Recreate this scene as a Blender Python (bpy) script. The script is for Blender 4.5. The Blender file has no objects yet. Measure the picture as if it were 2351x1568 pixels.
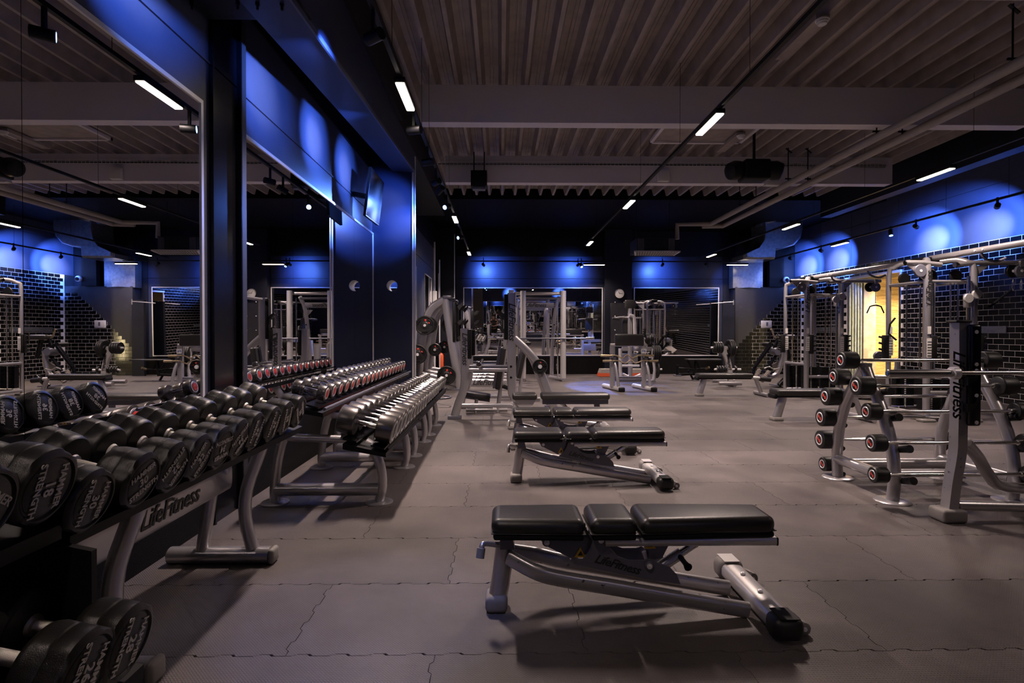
import bpy, bmesh, math, random
from mathutils import Vector as V, Matrix as M
random.seed(7)
sc = bpy.context.scene
COL = sc.collection
PI = math.pi
# ------------------------------------------------------------------ camera
F, CXP, CYP, CH = 1250.0, 1175.5, 784.0, 1.3
YAW, PIT, SX, SY = .015, .0103, 6.7, 9.0
cd = bpy.data.cameras.new('camera'); cam = bpy.data.objects.new('camera', cd); COL.objects.link(cam)
cd.sensor_width = 36; cd.lens = 36*F/2351; cd.shift_x = SX/2351; cd.shift_y = -SY/2351; cd.clip_start = .02
cam.location = (0, 0, CH); cam.rotation_euler = (PI/2-PIT, 0, -YAW)
sc.camera = cam
_fw = V((math.sin(YAW)*math.cos(PIT), math.cos(YAW)*math.cos(PIT), -math.sin(PIT)))
_rt = V((math.cos(YAW), -math.sin(YAW), 0)); _up = _rt.cross(_fw)
def ray(x, y): return _fw*F + _rt*(x-CXP+SX) + _up*(CYP-SY-y)
def T(x, y, Y):                      # world point seen at (x, y) of the photograph on the plane of depth Y
    d = ray(x, y); return V((0, 0, CH)) + d*(Y/d.y)
def FL(x, y, z=0):                   # ... on the horizontal plane z
    d = ray(x, y); return V((0, 0, CH)) + d*((z-CH)/d.z)
def TX(x, y, X):                     # ... on the plane of constant X
    d = ray(x, y); return V((0, 0, CH)) + d*(X/d.x)
# ------------------------------------------------------------------ world, exposure
w = bpy.data.worlds.new('world'); sc.world = w; w.use_nodes = True
w.node_tree.nodes['Background'].inputs[0].default_value = (.02, .022, .03, 1)
w.node_tree.nodes['Background'].inputs[1].default_value = .3
sc.view_settings.view_transform = 'Standard'; sc.view_settings.look = 'None'
sc.view_settings.gamma = 1; sc.view_settings.use_curve_mapping = False
sc.view_settings.exposure = 0.0
WARM = (1.0, .79, .70); BLUE = (.09, .23, 1.0)
LAMP_W, SPOT_W = 106.0, 740.0
# ------------------------------------------------------------------ materials
def mat(name, col, rough=.5, metal=0, bump=None, noise=None, spec=.5, emit=None, coat=0):
    m = bpy.data.materials.new(name); m.use_nodes = True
    nt = m.node_tree; b = nt.nodes['Principled BSDF']; N = nt.nodes.new; L = nt.links.new
    b.inputs['Base Color'].default_value = (*col, 1); b.inputs['Roughness'].default_value = rough
    b.inputs['Metallic'].default_value = metal; b.inputs['Specular IOR Level'].default_value = spec
    b.inputs['Coat Weight'].default_value = coat
    tc = N('ShaderNodeTexCoord')
    if emit: b.inputs['Emission Color'].default_value = (*emit[0], 1); b.inputs['Emission Strength'].default_value = emit[1]
    if noise:                        # (scale, second colour, low, high)
        n = N('ShaderNodeTexNoise'); n.inputs['Scale'].default_value = noise[0]; n.inputs['Detail'].default_value = 6
        L(tc.outputs['Object'], n.inputs['Vector'])
        r = N('ShaderNodeValToRGB'); r.color_ramp.elements[0].position = noise[2]; r.color_ramp.elements[1].position = noise[3]
        r.color_ramp.elements[0].color = (*col, 1); r.color_ramp.elements[1].color = (*noise[1], 1)
        L(n.outputs[0], r.inputs[0]); L(r.outputs[0], b.inputs['Base Color'])
    if bump:                         # (scale, strength, distance)
        n = N('ShaderNodeTexNoise'); n.inputs['Scale'].default_value = bump[0]; n.inputs['Detail'].default_value = 3
        L(tc.outputs['Object'], n.inputs['Vector'])
        u = N('ShaderNodeBump'); u.inputs['Strength'].default_value = bump[1]; u.inputs['Distance'].default_value = bump[2]
        L(n.outputs[0], u.inputs['Height']); L(u.outputs[0], b.inputs['Normal'])
    return m
K = {}
K['silver'] = mat('silver_paint', (.47, .455, .47), .29, .75, (90, .05, .001), coat=.25)
K['silverw'] = mat('worn_silver_paint', (.47, .455, .47), .31, .75, (90, .06, .001), (26, (.10, .095, .09), .66, .70))
K['pale'] = mat('pale_silver_paint', (.62, .60, .59), .32, .6, (90, .05, .001))
K['plate'] = mat('grey_bracket_paint', (.115, .115, .145), .40, .3)
K['vinyl'] = mat('black_vinyl', (.013, .012, .0118), .38, 0, (260, .28, .002), spec=.6)
K['rubber'] = mat('black_rubber', (.006, .006, .006), .45, 0, (200, .25, .002))
K['urethane'] = mat('black_urethane', (.007, .007, .007), .30, 0, (60, .04, .002), spec=.6)
K['satin'] = mat('satin_dumbbell_steel', (.17, .16, .155), .27, .85, (200, .05, .001))
K['hammer'] = mat('matt_black_urethane', (.0075, .0068, .0058), .36, 0, (420, .35, .002), spec=.55)
K['disc'] = mat('dumbbell_end_disc', (.005, .005, .0055), .3, 0)
K['chrome'] = mat('chrome', (.72, .70, .68), .14, 1)
K['knurl'] = mat('knurled_chrome', (.66, .62, .56), .28, 1, (900, .6, .002))
K['steelbar'] = mat('bar_steel', (.5, .49, .48), .28, 1)
K['greyrub'] = mat('grey_rubber_foot', (.20, .185, .175), .7, 0, (90, .3, .003))
K['black'] = mat('black_paint', (.003, .003, .004), .5, 0, spec=.25)
K['blackg'] = mat('gloss_black', (.003, .003, .005), .2, 0)
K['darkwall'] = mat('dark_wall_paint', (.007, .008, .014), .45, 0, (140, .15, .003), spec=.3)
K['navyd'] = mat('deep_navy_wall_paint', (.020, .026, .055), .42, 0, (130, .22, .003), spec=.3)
K['navy'] = mat('slate_blue_wall_paint', (.056, .064, .105), .38, 0, (130, .22, .003), (3, (.048, .055, .09), .4, .7))
K['greywall'] = mat('charcoal_panel_paint', (.022, .021, .024), .5, 0, (30, .1, .004), (7, (.034, .032, .036), .55, .8))
K['carpet'] = mat('black_wall_carpet', (.005, .0045, .0045), .85, 0, (260, 1, .01), spec=.12)
K['ceil'] = mat('galvanised_deck', (.34, .285, .262), .5, .15, (14, .1, .004), (5, (.25, .215, .205), .4, .7))
K['beam'] = mat('white_beam_paint', (.64, .60, .63), .6, 0, (110, .15, .003), (60, (.56, .52, .55), .62, .7))
K['blackceil'] = mat('black_ceiling', (.003, .003, .003), .7, spec=.1)
K['grout'] = mat('pale_grout', (.66, .63, .62), .75)
K['tile'] = mat('black_glazed_tile', (.004, .004, .005), .12, 0, (7, .05, .01), spec=.6)
K['mirror'] = mat('mirror_silvering', (.80, .80, .82), .0, 1)
K['frame'] = mat('satin_aluminium', (.80, .78, .80), .35, .4)
K['galv'] = mat('galvanised_sheet', (.42, .44, .47), .3, .9, (9, .25, .01), (14, (.30, .32, .35), .4, .7))
K['pipe'] = mat('lagged_pipe', (.30, .265, .235), .6)
K['red'] = mat('red_print', (.62, .05, .035), .4)
K['orange'] = mat('orange_red_plastic', (.62, .10, .03), .4)
K['white'] = mat('white_plastic', (.62, .60, .58), .5)
K['lblgrey'] = mat('pale_print', (.75, .71, .65), .5)
K['ink'] = mat('black_print', (.012, .012, .013), .4)
K['yellow'] = mat('yellow_label', (.60, .36, .03), .5)
K['blueink'] = mat('blue_print', (.03, .08, .28), .5)
K['concrete'] = mat('bare_concrete', (.34, .28, .24), .8, 0, (25, .4, .01), (6, (.46, .40, .35), .4, .65))
K['cream'] = mat('cream_wall_paint', (.42, .34, .22), .7, 0, (20, .2, .004))
K['lamp'] = mat('lit_diffuser', (.9, .85, .8), .4, 0, emit=((1, .86, .72), 16))
K['lampfar'] = mat('lit_diffuser_dim', (.9, .85, .8), .4, 0, emit=((1, .80, .62), 9))
K['lens'] = mat('lit_blue_lens', (.1, .2, .9), .2, 0, emit=((.22, .42, 1), 9))
K['strip'] = mat('warm_led_strip', (.9, .8, .5), .4, 0, emit=((1, .78, .38), 2.5))
K['screen'] = mat('black_screen_glass', (.010, .010, .013), .12, 0, spec=.7)
K['skin'] = mat('skin', (.45, .25, .17), .5)
K['hair'] = mat('dark_hair', (.015, .011, .009), .6)
K['shirt'] = mat('black_cotton', (.014, .014, .015), .8)
K['brass'] = mat('dull_brass_steel', (.50, .40, .26), .35, 1)
K['copper'] = mat('accessory_label', (.45, .22, .10), .5)
def floor_mat():
    m = mat('ribbed_rubber_mat', (.085, .074, .070), .46); nt = m.node_tree; N = nt.nodes.new; L = nt.links.new
    b = nt.nodes['Principled BSDF']; g = N('ShaderNodeNewGeometry'); oi = N('ShaderNodeObjectInfo')
    n = N('ShaderNodeTexNoise'); n.inputs['Scale'].default_value = 1.3; n.inputs['Detail'].default_value = 8
    n.inputs['Roughness'].default_value = .62
    L(g.outputs['Position'], n.inputs['Vector'])
    r = N('ShaderNodeValToRGB'); r.color_ramp.elements[0].position = .30; r.color_ramp.elements[1].position = .72
    r.color_ramp.elements[0].color = (.058, .049, .048, 1); r.color_ramp.elements[1].color = (.135, .114, .110, 1)
    L(n.outputs[0], r.inputs[0])
    h = N('ShaderNodeHueSaturation'); mr = N('ShaderNodeMapRange')
    mr.inputs[3].default_value = .82; mr.inputs[4].default_value = 1.15
    L(oi.outputs['Random'], mr.inputs[0]); L(mr.outputs[0], h.inputs['Value']); L(r.outputs[0], h.inputs['Color'])
    L(h.outputs[0], b.inputs['Base Color'])
    mp = N('ShaderNodeMapping'); mp.inputs['Rotation'].default_value = (0, 0, PI/4)
    L(g.outputs['Position'], mp.inputs[0])
    br = N('ShaderNodeTexBrick'); br.inputs['Scale'].default_value = 1; br.inputs['Brick Width'].default_value = .018
    br.inputs['Row Height'].default_value = .009; br.inputs['Mortar Size'].default_value = .0022; br.inputs['Mortar Smooth'].default_value = .6
    L(mp.outputs[0], br.inputs['Vector'])
    u = N('ShaderNodeBump'); u.inputs['Strength'].default_value = 1; u.inputs['Distance'].default_value = .004; u.invert = True
    L(br.outputs['Fac'], u.inputs['Height'])
    n2 = N('ShaderNodeTexNoise'); n2.inputs['Scale'].default_value = .9; n2.inputs['Detail'].default_value = 2
    L(g.outputs['Position'], n2.inputs['Vector'])
    u2 = N('ShaderNodeBump'); u2.inputs['Strength'].default_value = .35; u2.inputs['Distance'].default_value = .02
    L(n2.outputs[0], u2.inputs['Height']); L(u.outputs[0], u2.inputs['Normal']); L(u2.outputs[0], b.inputs['Normal'])
    mr2 = N('ShaderNodeMapRange'); mr2.inputs[3].default_value = .40; mr2.inputs[4].default_value = .62
    L(n.outputs[0], mr2.inputs[0]); L(mr2.outputs[0], b.inputs['Roughness'])
    return m
K['floor'] = floor_mat()
def wood_mat():
    m = mat('knotty_pine', (.55, .35, .16), .5); nt = m.node_tree; N = nt.nodes.new; L = nt.links.new
    b = nt.nodes['Principled BSDF']; tc = N('ShaderNodeNewGeometry'); mp = N('ShaderNodeMapping')
    mp.inputs['Scale'].default_value = (1.2, 1, 14); L(tc.outputs['Position'], mp.inputs[0])
    n = N('ShaderNodeTexNoise'); n.inputs['Scale'].default_value = 3; n.inputs['Detail'].default_value = 5; L(mp.outputs[0], n.inputs['Vector'])
    r = N('ShaderNodeValToRGB'); r.color_ramp.elements[0].position = .3; r.color_ramp.elements[1].position = .62
    r.color_ramp.elements[0].color = (.36, .20, .07, 1); r.color_ramp.elements[1].color = (.62, .42, .20, 1)
    L(n.outputs[0], r.inputs[0])
    v = N('ShaderNodeTexVoronoi'); v.inputs['Scale'].default_value = 3.4; L(tc.outputs['Position'], v.inputs['Vector'])
    r2 = N('ShaderNodeValToRGB'); r2.color_ramp.elements[0].position = .05; r2.color_ramp.elements[1].position = .10
    L(v.outputs['Distance'], r2.inputs[0])
    mx = N('ShaderNodeMixRGB'); mx.inputs['Color1'].default_value = (.16, .07, .02, 1)
    L(r2.outputs[0], mx.inputs['Fac']); L(r.outputs[0], mx.inputs['Color2']); L(mx.outputs[0], b.inputs['Base Color'])
    return m
K['pine'] = wood_mat()
# ------------------------------------------------------------------ lights
def area(name, loc, sx, sy, power, color, rot=(0, 0, 0), spread=125):
    d = bpy.data.lights.new(name, 'AREA'); d.shape = 'RECTANGLE'; d.size = sx; d.size_y = sy; d.energy = power; d.color = color
    d.spread = math.radians(spread)
    o = bpy.data.objects.new(name, d); COL.objects.link(o); o.location = loc; o.rotation_euler = rot; return o
def spot(name, loc, tgt, power, color, ang=50, blend=.45, r=.03):
    d = bpy.data.lights.new(name, 'SPOT'); d.energy = power; d.color = color; d.spot_size = math.radians(ang); d.spot_blend = blend
    d.shadow_soft_size = r
    o = bpy.data.objects.new(name, d); COL.objects.link(o); o.location = loc
    o.rotation_euler = (V(tgt)-V(loc)).to_track_quat('-Z', 'Y').to_euler(); return o
# ------------------------------------------------------------------ mesh helpers
class MB:
    def __init__(s): s.v = []; s.f = []; s.sm = []
    def add(s, vs, fs, smooth=False):
        o = len(s.v); s.v += [V(p) for p in vs]; s.f += [[i+o for i in f] for f in fs]; s.sm += [smooth]*len(fs); return s
    def box(s, a, b):
        x0, y0, z0 = [min(a[i], b[i]) for i in range(3)]; x1, y1, z1 = [max(a[i], b[i]) for i in range(3)]
        return s.add([(x0,y0,z0),(x1,y0,z0),(x1,y1,z0),(x0,y1,z0),(x0,y0,z1),(x1,y0,z1),(x1,y1,z1),(x0,y1,z1)],
                     [(0,3,2,1),(4,5,6,7),(0,1,5,4),(1,2,6,5),(2,3,7,6),(3,0,4,7)])
    def rbox(s, c, h, r, seg=3, fn=None):       # rounded box: centre, half sizes, radius
        c = V(c); n = 4*(seg+1); vs = []; fs = []; rows = []
        r = min(r, *h)
        lats = [-PI/2 + (PI/2)*i/seg for i in range(seg+1)]; lats2 = [(PI/2)*i/seg for i in range(seg+1)]
        for k, la in enumerate(lats+lats2):
            sz = -1 if k <= seg else 1; row = []
            for q in range(4):
                sx = 1 if q in (0, 3) else -1; sy = 1 if q in (0, 1) else -1
                for i in range(seg+1):
                    lo = q*PI/2 + (PI/2)*i/seg
                    p = V((sx*(h[0]-r)+r*math.cos(la)*math.cos(lo), sy*(h[1]-r)+r*math.cos(la)*math.sin(lo), sz*(h[2]-r)+r*math.sin(la)))
                    if fn: p = fn(p)
                    row.append(len(vs)); vs.append(c+p)
            rows.append(row)
        for a, b in zip(rows, rows[1:]):
            for i in range(n): fs.append((a[i], a[(i+1) % n], b[(i+1) % n], b[i]))
        s.add(vs, fs, True)
        g = [i*(seg+1) for i in range(4)]; o = len(s.v)-len(vs)
        s.f.append([o+rows[-1][i] for i in g]); s.sm.append(True); s.f.append([o+rows[0][i] for i in g][::-1]); s.sm.append(True)
        return s
    def tube(s, pts, r, n=10, flat=1.0, up=None, caps=True, curve=0, sq=1.0, smooth=True):
        pts = [V(p) for p in pts]
        if curve and len(pts) > 2:
            q = []; P = [pts[0]*2-pts[1]]+pts+[pts[-1]*2-pts[-2]]
            for i in range(1, len(P)-2):
                for k in range(curve):
                    t = k/curve; a, b, c, d = P[i-1:i+3]
                    q.append(.5*((2*b)+(c-a)*t+(2*a-5*b+4*c-d)*t*t+(3*b-a-3*c+d)*t**3))
            pts = q+[pts[-1]]
        m = len(pts); rr = r if isinstance(r, (list, tuple)) else None
        dirs = [((pts[min(i+1, m-1)]-pts[i]).normalized()+(pts[i]-pts[max(i-1, 0)]).normalized()) for i in range(m)]
        dirs = [d.normalized() if d.length > 1e-9 else V((0, 0, 1)) for d in dirs]
        u = V(up) if up else (V((0, 0, 1)) if abs(dirs[0].z) < .9 else V((0, 1, 0)))
        vs = []; fs = []
        for i in range(m):
            d = dirs[i]; u = (u-d*u.dot(d)); u = u.normalized() if u.length > 1e-6 else d.orthogonal().normalized(); sd = d.cross(u)
            R = rr[min(len(rr)-1, int(i*(len(rr)-1)/(m-1)+.5))] if rr else r
            for k in range(n):
                a = 2*PI*(k+.5)/n; ca, sa = math.cos(a), math.sin(a)
                if sq != 1: ca = math.copysign(abs(ca)**sq, ca); sa = math.copysign(abs(sa)**sq, sa)
                vs.append(pts[i]+u*(R*sa)+sd*(R*flat*ca))
        for i in range(m-1):
            for k in range(n): fs.append((i*n+k, i*n+(k+1) % n, (i+1)*n+(k+1) % n, (i+1)*n+k))
        s.add(vs, fs, smooth)
        if caps: s.add([], []); o = len(s.v)-len(vs); s.f += [[o+k for k in range(n)][::-1], [o+(m-1)*n+k for k in range(n)]]; s.sm += [False, False]
        return s
    def bar(s, a, b, w, h, up=None):             # square section
        return s.tube([a, b], h/2*1.4142, 4, w/h, up, smooth=False)
    def prism(s, poly, off):                     # polygon of 3-D points swept by off
        n = len(poly); poly = [V(p) for p in poly]; o = V(off)
        vs = poly+[p+o for p in poly]
        return s.add(vs, [tuple(range(n))[::-1], tuple(range(n, 2*n))]+[(i, (i+1) % n, n+(i+1) % n, n+i) for i in range(n)])
    def lathe(s, prof, o, ax, n=24, smooth=True, rf=None):   # prof: (distance along axis, radius)
        o = V(o); ax = V(ax).normalized(); u = ax.orthogonal().normalized() if abs(ax.z) > .9 else V((0,0,1)).cross(ax).normalized(); w_ = ax.cross(u)
        vs = []; fs = []; m = len(prof)
        for j, (t, r) in enumerate(prof):
            for k in range(n):
                a = 2*PI*k/n; R = r*(rf(j, a) if rf else 1)
                vs.append(o+ax*t+u*(R*math.cos(a))+w_*(R*math.sin(a)))
        for j in range(m-1):
            for k in range(n): fs.append((j*n+k, j*n+(k+1) % n, (j+1)*n+(k+1) % n, (j+1)*n+k))
        s.add(vs, fs, smooth); q = len(s.v)-len(vs)
        s.f += [[q+k for k in range(n)][::-1], [q+(m-1)*n+k for k in range(n)]]; s.sm += [False, False]
        return s
    def cyl(s, a, b, r, n=16):
        a = V(a); b = V(b); return s.tube([a, b], r, n)
    def build(s, name, m, parent=None):
        off = V((0, 0, 0)); p = parent
        while p is not None: off += p.location; p = p.parent
        me = bpy.data.meshes.new(name); me.from_pydata([v-off for v in s.v], [], s.f); me.materials.append(m if not isinstance(m, str) else K[m])
        me.polygons.foreach_set('use_smooth', s.sm)
        me.update()
        if any(s.sm) and not all(s.sm) or True:
            try: me.set_sharp_from_angle(angle=math.radians(38))
            except Exception: pass
        o = bpy.data.objects.new(name, me); COL.objects.link(o); o.parent = parent; return o
def thing(name, label, cat, loc=(0, 0, 0), group=None):
    o = bpy.data.objects.new(name, None); COL.objects.link(o); o.location = loc; o.empty_display_size = .1
    o['label'] = label; o['category'] = cat
    if group: o['group'] = group
    return o
def tag(o, label, cat, group=None):
    o['label'] = label; o['category'] = cat
    if group: o['group'] = group
    return o
def struct(o): o['kind'] = 'structure'; return o
def dup(root, loc=None, rot=None, label=None, group=None):
    def cp(o, par):
        c = o.copy(); COL.objects.link(c); c.parent = par
        for ch in o.children: cp(ch, c)
        return c
    r = cp(root, None)
    if loc is not None: r.location = loc
    if rot is not None: r.rotation_euler = rot
    if label: r['label'] = label
    if group: r['group'] = group
    return r
_fc = {}
def text(body, size, origin, xd, yd, m, parent=None, shear=0, name='lettering', align='CENTER', ext=.0006, space=1.0, lines=1.0, bold=0):
    key = (body, round(size, 4), m, shear, align, space, lines, bold)
    if key not in _fc:
        c = bpy.data.curves.new('lettering', 'FONT'); c.body = body; c.size = size; c.shear = shear; c.extrude = ext; c.align_x = align; c.align_y = 'CENTER'
        c.resolution_u = 2; c.space_character = space; c.space_line = lines; c.offset = bold
        tmp = bpy.data.objects.new('lettering', c); COL.objects.link(tmp)
        dg = bpy.context.evaluated_depsgraph_get(); me = bpy.data.meshes.new_from_object(tmp.evaluated_get(dg))
        me.materials.clear(); me.materials.append(K[m]); bpy.data.objects.remove(tmp); bpy.data.curves.remove(c); _fc[key] = me
    o = bpy.data.objects.new(name, _fc[key]); COL.objects.link(o)
    xd = V(xd).normalized(); yd = V(yd); yd = (yd-xd*yd.dot(xd)).normalized(); zd = xd.cross(yd)
    off = V((0, 0, 0)); p = parent
    while p is not None: off += p.location; p = p.parent
    mtx = M((xd, yd, zd)).transposed().to_4x4(); mtx.translation = V(origin)-off
    o.parent = parent; o.matrix_local = mtx
    return o
def brand(size, origin, xd, yd, parent):        # the slanted maker's script on the grey frames
    return text('LifeFitness', size, origin, xd, yd, 'ink', parent, shear=.35, space=.93, bold=size*.012)
ORD = 'first second third fourth fifth sixth seventh eighth ninth tenth eleventh twelfth thirteenth fourteenth fifteenth sixteenth seventeenth eighteenth nineteenth twentieth'.split()
ORD += ['twenty-'+x for x in ORD[:9]]
# ================================================================== THE ROOM
XL, XR, YB, YR = -1.95, 9.1, 16.75, -4.0
ZC = 4.46
# floor: dark base and interlocking rubber mats
fb = MB().box((XL-.2, YR-.2, -.12), (13.2, YB+.3, -.012)).build('floor', 'rubber'); struct(fb)
TW, TD = 1.22, .62
def wig(L, n, amp):                      # jigsaw edge from (0,0) to (L,0)
    p = L/n; q = []
    for i in range(n):
        x = i*p
        q += [(x, 0), (x+p*.22, 0), (x+p*.30, amp), (x+p*.62, amp), (x+p*.70, 0)]
    return q
def mat_mesh():
    g = .0016
    bot = [(x, y) for x, y in wig(TW, 8, .012)]; side = [(-b, a) for a, b in wig(TD, 4, .014)]
    out = [(x, y) for x, y in bot]+[(TW+x, y) for x, y in side]+[(x, y+TD) for x, y in reversed(bot[1:]+[(TW, 0)])]+[(x, y) for x, y in reversed(side[1:]+[(0, TD)])]
    # shrink a hair towards the centre so that the seam shows
    n = len(out); res = []
    for i in range(n):
        a, b, c = V((*out[i-1], 0)), V((*out[i], 0)), V((*out[(i+1) % n], 0))
        d1 = (b-a).normalized(); d2 = (c-b).normalized()
        nn = V((-(d1.y+d2.y), d1.x+d2.x, 0)); nn = nn.normalized() if nn.length > 1e-6 else V((-d1.y, d1.x, 0))
        res.append(b+nn*g)
    m = MB().prism([(p.x, p.y, -.012) for p in res], (0, 0, .012)); return m
_mm = mat_mesh()
base = None; rest = MB()
for j in range(-6, 30):
    y = 2.183+TD*(j-1)-TD*0
    for i in range(-4, 11):
        x = (.355 if j % 2 else -.265)+TW*(i-1)
        if x+TW < XL or x > XR or y+TD < YR or y > YB: continue
        if .4 < y < 10.2 and x < (y+TD)*.98+.3 and x+TW > -(y+TD)*.95-.2 and x > XL-.1-TW*.95:
            if base is None: base = _mm.build('rubber_mat', 'floor', fb); o = base
            else: o = base.copy(); COL.objects.link(o)
            o.location = (x, y, 0); o.parent = fb
        else: rest.add([v+V((x, y, 0)) for v in _mm.v], _mm.f)
ro = rest.build('rubber_matting', 'floor', fb); ro['kind'] = 'stuff'
# ---------------- left wall
wl = MB().box((XL-.3, YR, 0), (XL-.012, YB+.2, 4.7)).build('wall_left', 'black'); struct(wl)
g = .012
for y0, y1 in ((YR, .9), (.91, 4.1), (4.11, 8.29), (8.3, 12.5), (12.51, YB)):
    for z0, z1, m in ((0, .60, 'carpet'), (.603, 3.085, 'navy'), (3.10, 3.72, 'navy')):
        MB().box((XL-.012, y0, z0), (XL, y1, z1)).build('panel', m, wl)
MB().box((XL-.012, YR, 3.725), (XL+.01, YB, 4.6)).build('panel', 'black', wl)
MB().box((XL, YR, 3.086), (XL+.012, 8.3, 3.098)).build('ledge', 'navy', wl)
# steel column between the two wall mirrors (H section) with head plate and bolts
pc = MB().box((XL, 3.68, 0), (XL+.03, 3.70, 4.5)).box((XL, 3.70, 0), (XL+.012, 4.06, 4.5)).box((XL, 4.04, 0), (XL+.045, 4.055, 4.5)).build('trim_1', 'blackg'); struct(pc)
MB().box((XL, 4.055, 0), (XL+.04, 4.13, 3.6)).build('side_plate', 'greywall', pc)
MB().box((-1.93, 3.36, 3.36), (-1.25, 3.64, 3.37)).build('head_plate', 'darkwall', pc)
for x in (-1.9, -1.62, -1.5, -1.35):
    MB().lathe([(0, .014), (.03, .014), (.03, .008), (.055, .008)], (x, 3.40, 3.34), (0, 0, -1), 6, False).build('bolt', 'darkwall', pc)
# sloping box girder along the left wall
a0, a1 = V((-1.60, 2.2, 3.24)), V((-1.64, 8.28, 3.73))
gd = MB().prism([a0, a0+V((.33, 0, -.02)), a0+V((.33, 0, .75)), a0+V((0, 0, .75))], a1-a0).build('trim_2', 'navyd'); struct(gd)
MB().prism([a0+V((.33, 0, -.03)), a0+V((.345, 0, -.03)), a0+V((.345, 0, .01)), a0+V((.33, 0, .01))], a1-a0).build('lip', 'navy', gd)
# projecting pier with porthole behind the dumbbell racks
XJ = -1.335
N = 40; c0 = T(900, 656, 8.3); hr = .082
pf = MB(); vs = []; x0, x1, z0, z1 = XL, XJ, 0, ZC
ring = [(c0.x+hr*math.cos(2*PI*k/N), 8.3, c0.z+hr*math.sin(2*PI*k/N)) for k in range(N)]
def edge_pt(a):
    c, s_ = math.cos(a), math.sin(a); t = 1e9
    if c > 1e-9: t = min(t, (x1-c0.x)/c)
    if c < -1e-9: t = min(t, (x0-c0.x)/c)
    if s_ > 1e-9: t = min(t, (z1-c0.z)/s_)
    if s_ < -1e-9: t = min(t, (z0-c0.z)/s_)
    return t
angs = sorted([2*PI*k/N for k in range(N)]+[math.atan2(zz-c0.z, xx-c0.x) % (2*PI) for xx in (x0, x1) for zz in (z0, z1)])
inn = [(c0.x+hr*math.cos(a), 8.3, c0.z+hr*math.sin(a)) for a in angs]
outp = [(c0.x+edge_pt(a)*math.cos(a), 8.3, c0.z+edge_pt(a)*math.sin(a)) for a in angs]
n = len(angs)
inb = [(p[0], 8.6, p[2]) for p in inn]; outb = [(p[0], 8.6, p[2]) for p in outp]
pf.add(inn+outp+inb+outb, [(i, (i+1) % n, n+(i+1) % n, n+i) for i in range(n)]+[(2*n+i, 3*n+i, 3*n+(i+1) % n, 2*n+(i+1) % n) for i in range(n)]+[(n+i, n+(i+1) % n, 3*n+(i+1) % n, 3*n+i) for i in range(n)])
pj = pf.build('wall_pier', mat('pier_paint', (.016, .02, .045), .28, 0, (140, .1, .003))); struct(pj)
MB().add([(p[0], y, p[2]) for y in (8.295, 8.6) for p in [(c0.x+(hr)*math.cos(2*PI*k/N), 0, c0.z+hr*math.sin(2*PI*k/N)) for k in range(N)]],
         [(i, N+i, N+(i+1) % N, (i+1) % N) for i in range(N)], True).build('porthole_lining', 'white', pj)
for k, (dx, r) in enumerate(((.0, .014), (.035, .011))):
    cn = MB().tube([(XJ+.012+dx-.01, 8.275, .05), (XJ+.012+dx-.01, 8.275, 3.95)], r, 8)
    struct(cn.build('trim_3' if k == 0 else 'trim_4', 'frame'))
# far left corner boxing and pipes
bx_ = MB().box((XL, 16.2, 0), (-1.37, YB, 4.5)).build('wall_corner', 'darkwall'); struct(bx_)
MB().box((-1.385, 16.18, 0), (-1.365, 16.2, 4.2)).build('edge_strip', 'frame', bx_)
for x, y, r, z in ((997, 15.8, .035, 3.9), (1009, 15.9, .02, 3.4)):
    p = T(x, 600, y); o = tag(MB().tube([(p.x, y, 0), (p.x, y, z)], r, 10).tube([(p.x-.03, y-.02, 1.5), (p.x-.03, y-.02, 3.0)], r*.4, 6).build('heating_pipe', 'frame'), 'pale vertical pipe in the dim corner beside the slanted racks' if r > .03 else 'thin pale pipe next to the dark corner boxing', 'pipe')
jb = MB().rbox(T(995, 681, 15.7), (.10, .05, .16), .01).build('junction_box', 'white'); tag(jb, 'small pale electrical box fixed on the corner pipes', 'box')
# ---------------- back wall
wb = MB().box((XL, YB+.012, 0), (13.2, YB+.3, 4.7)).build('wall_back', 'black'); struct(wb)
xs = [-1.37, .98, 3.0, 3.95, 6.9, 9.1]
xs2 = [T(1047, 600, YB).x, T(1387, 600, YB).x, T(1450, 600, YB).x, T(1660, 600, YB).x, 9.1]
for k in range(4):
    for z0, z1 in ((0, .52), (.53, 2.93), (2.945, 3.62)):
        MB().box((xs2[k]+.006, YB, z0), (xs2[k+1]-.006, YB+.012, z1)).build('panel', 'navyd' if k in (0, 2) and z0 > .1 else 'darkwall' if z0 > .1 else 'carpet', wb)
xa = T(1388, 600, 16.5).x; xb_ = T(1450, 600, 16.5).x
bc = MB().box((xa, 16.45, 0), (xb_, YB, 4.5)).build('wall_pilaster', 'darkwall'); struct(bc)
nb = MB().rbox(((T(1402, 740, 16.4).x+T(1441, 740, 16.4).x)/2, 16.43, 1.55), (.255, .012, .62), .004, 1).build('wall_panel', 'greywall')
tag(nb, 'dark panel held by six studs below the round clock', 'panel')
for x in (1412, 1433):
    for y in (694, 726, 758):
        p = T(x, y, 16.41); MB().lathe([(0, .018), (.012, .018), (.02, .010)], p, (0, -1, 0), 10).build('stud', 'frame', nb)
# black lintel above, hiding the dark end of the hall
struct(MB().box((XL, 12.75, 4.40), (XR, YB, 4.7)).build('ceiling_far', 'blackceil'))
# box wall with the staircase of tiles
YS = 16.4
xs_l = T(1688, 760, YS).x; zt = T(1700, 659, YS).z
wbx = MB().box((xs_l, YS+.008, 0), (XR, YB, zt)).build('wall_box', 'greywall'); struct(wbx)
MB().box((xs_l, YS, 0), (T(1726, 700, YS).x, YS+.007, zt)).build('panel', 'greywall', wbx)
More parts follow.
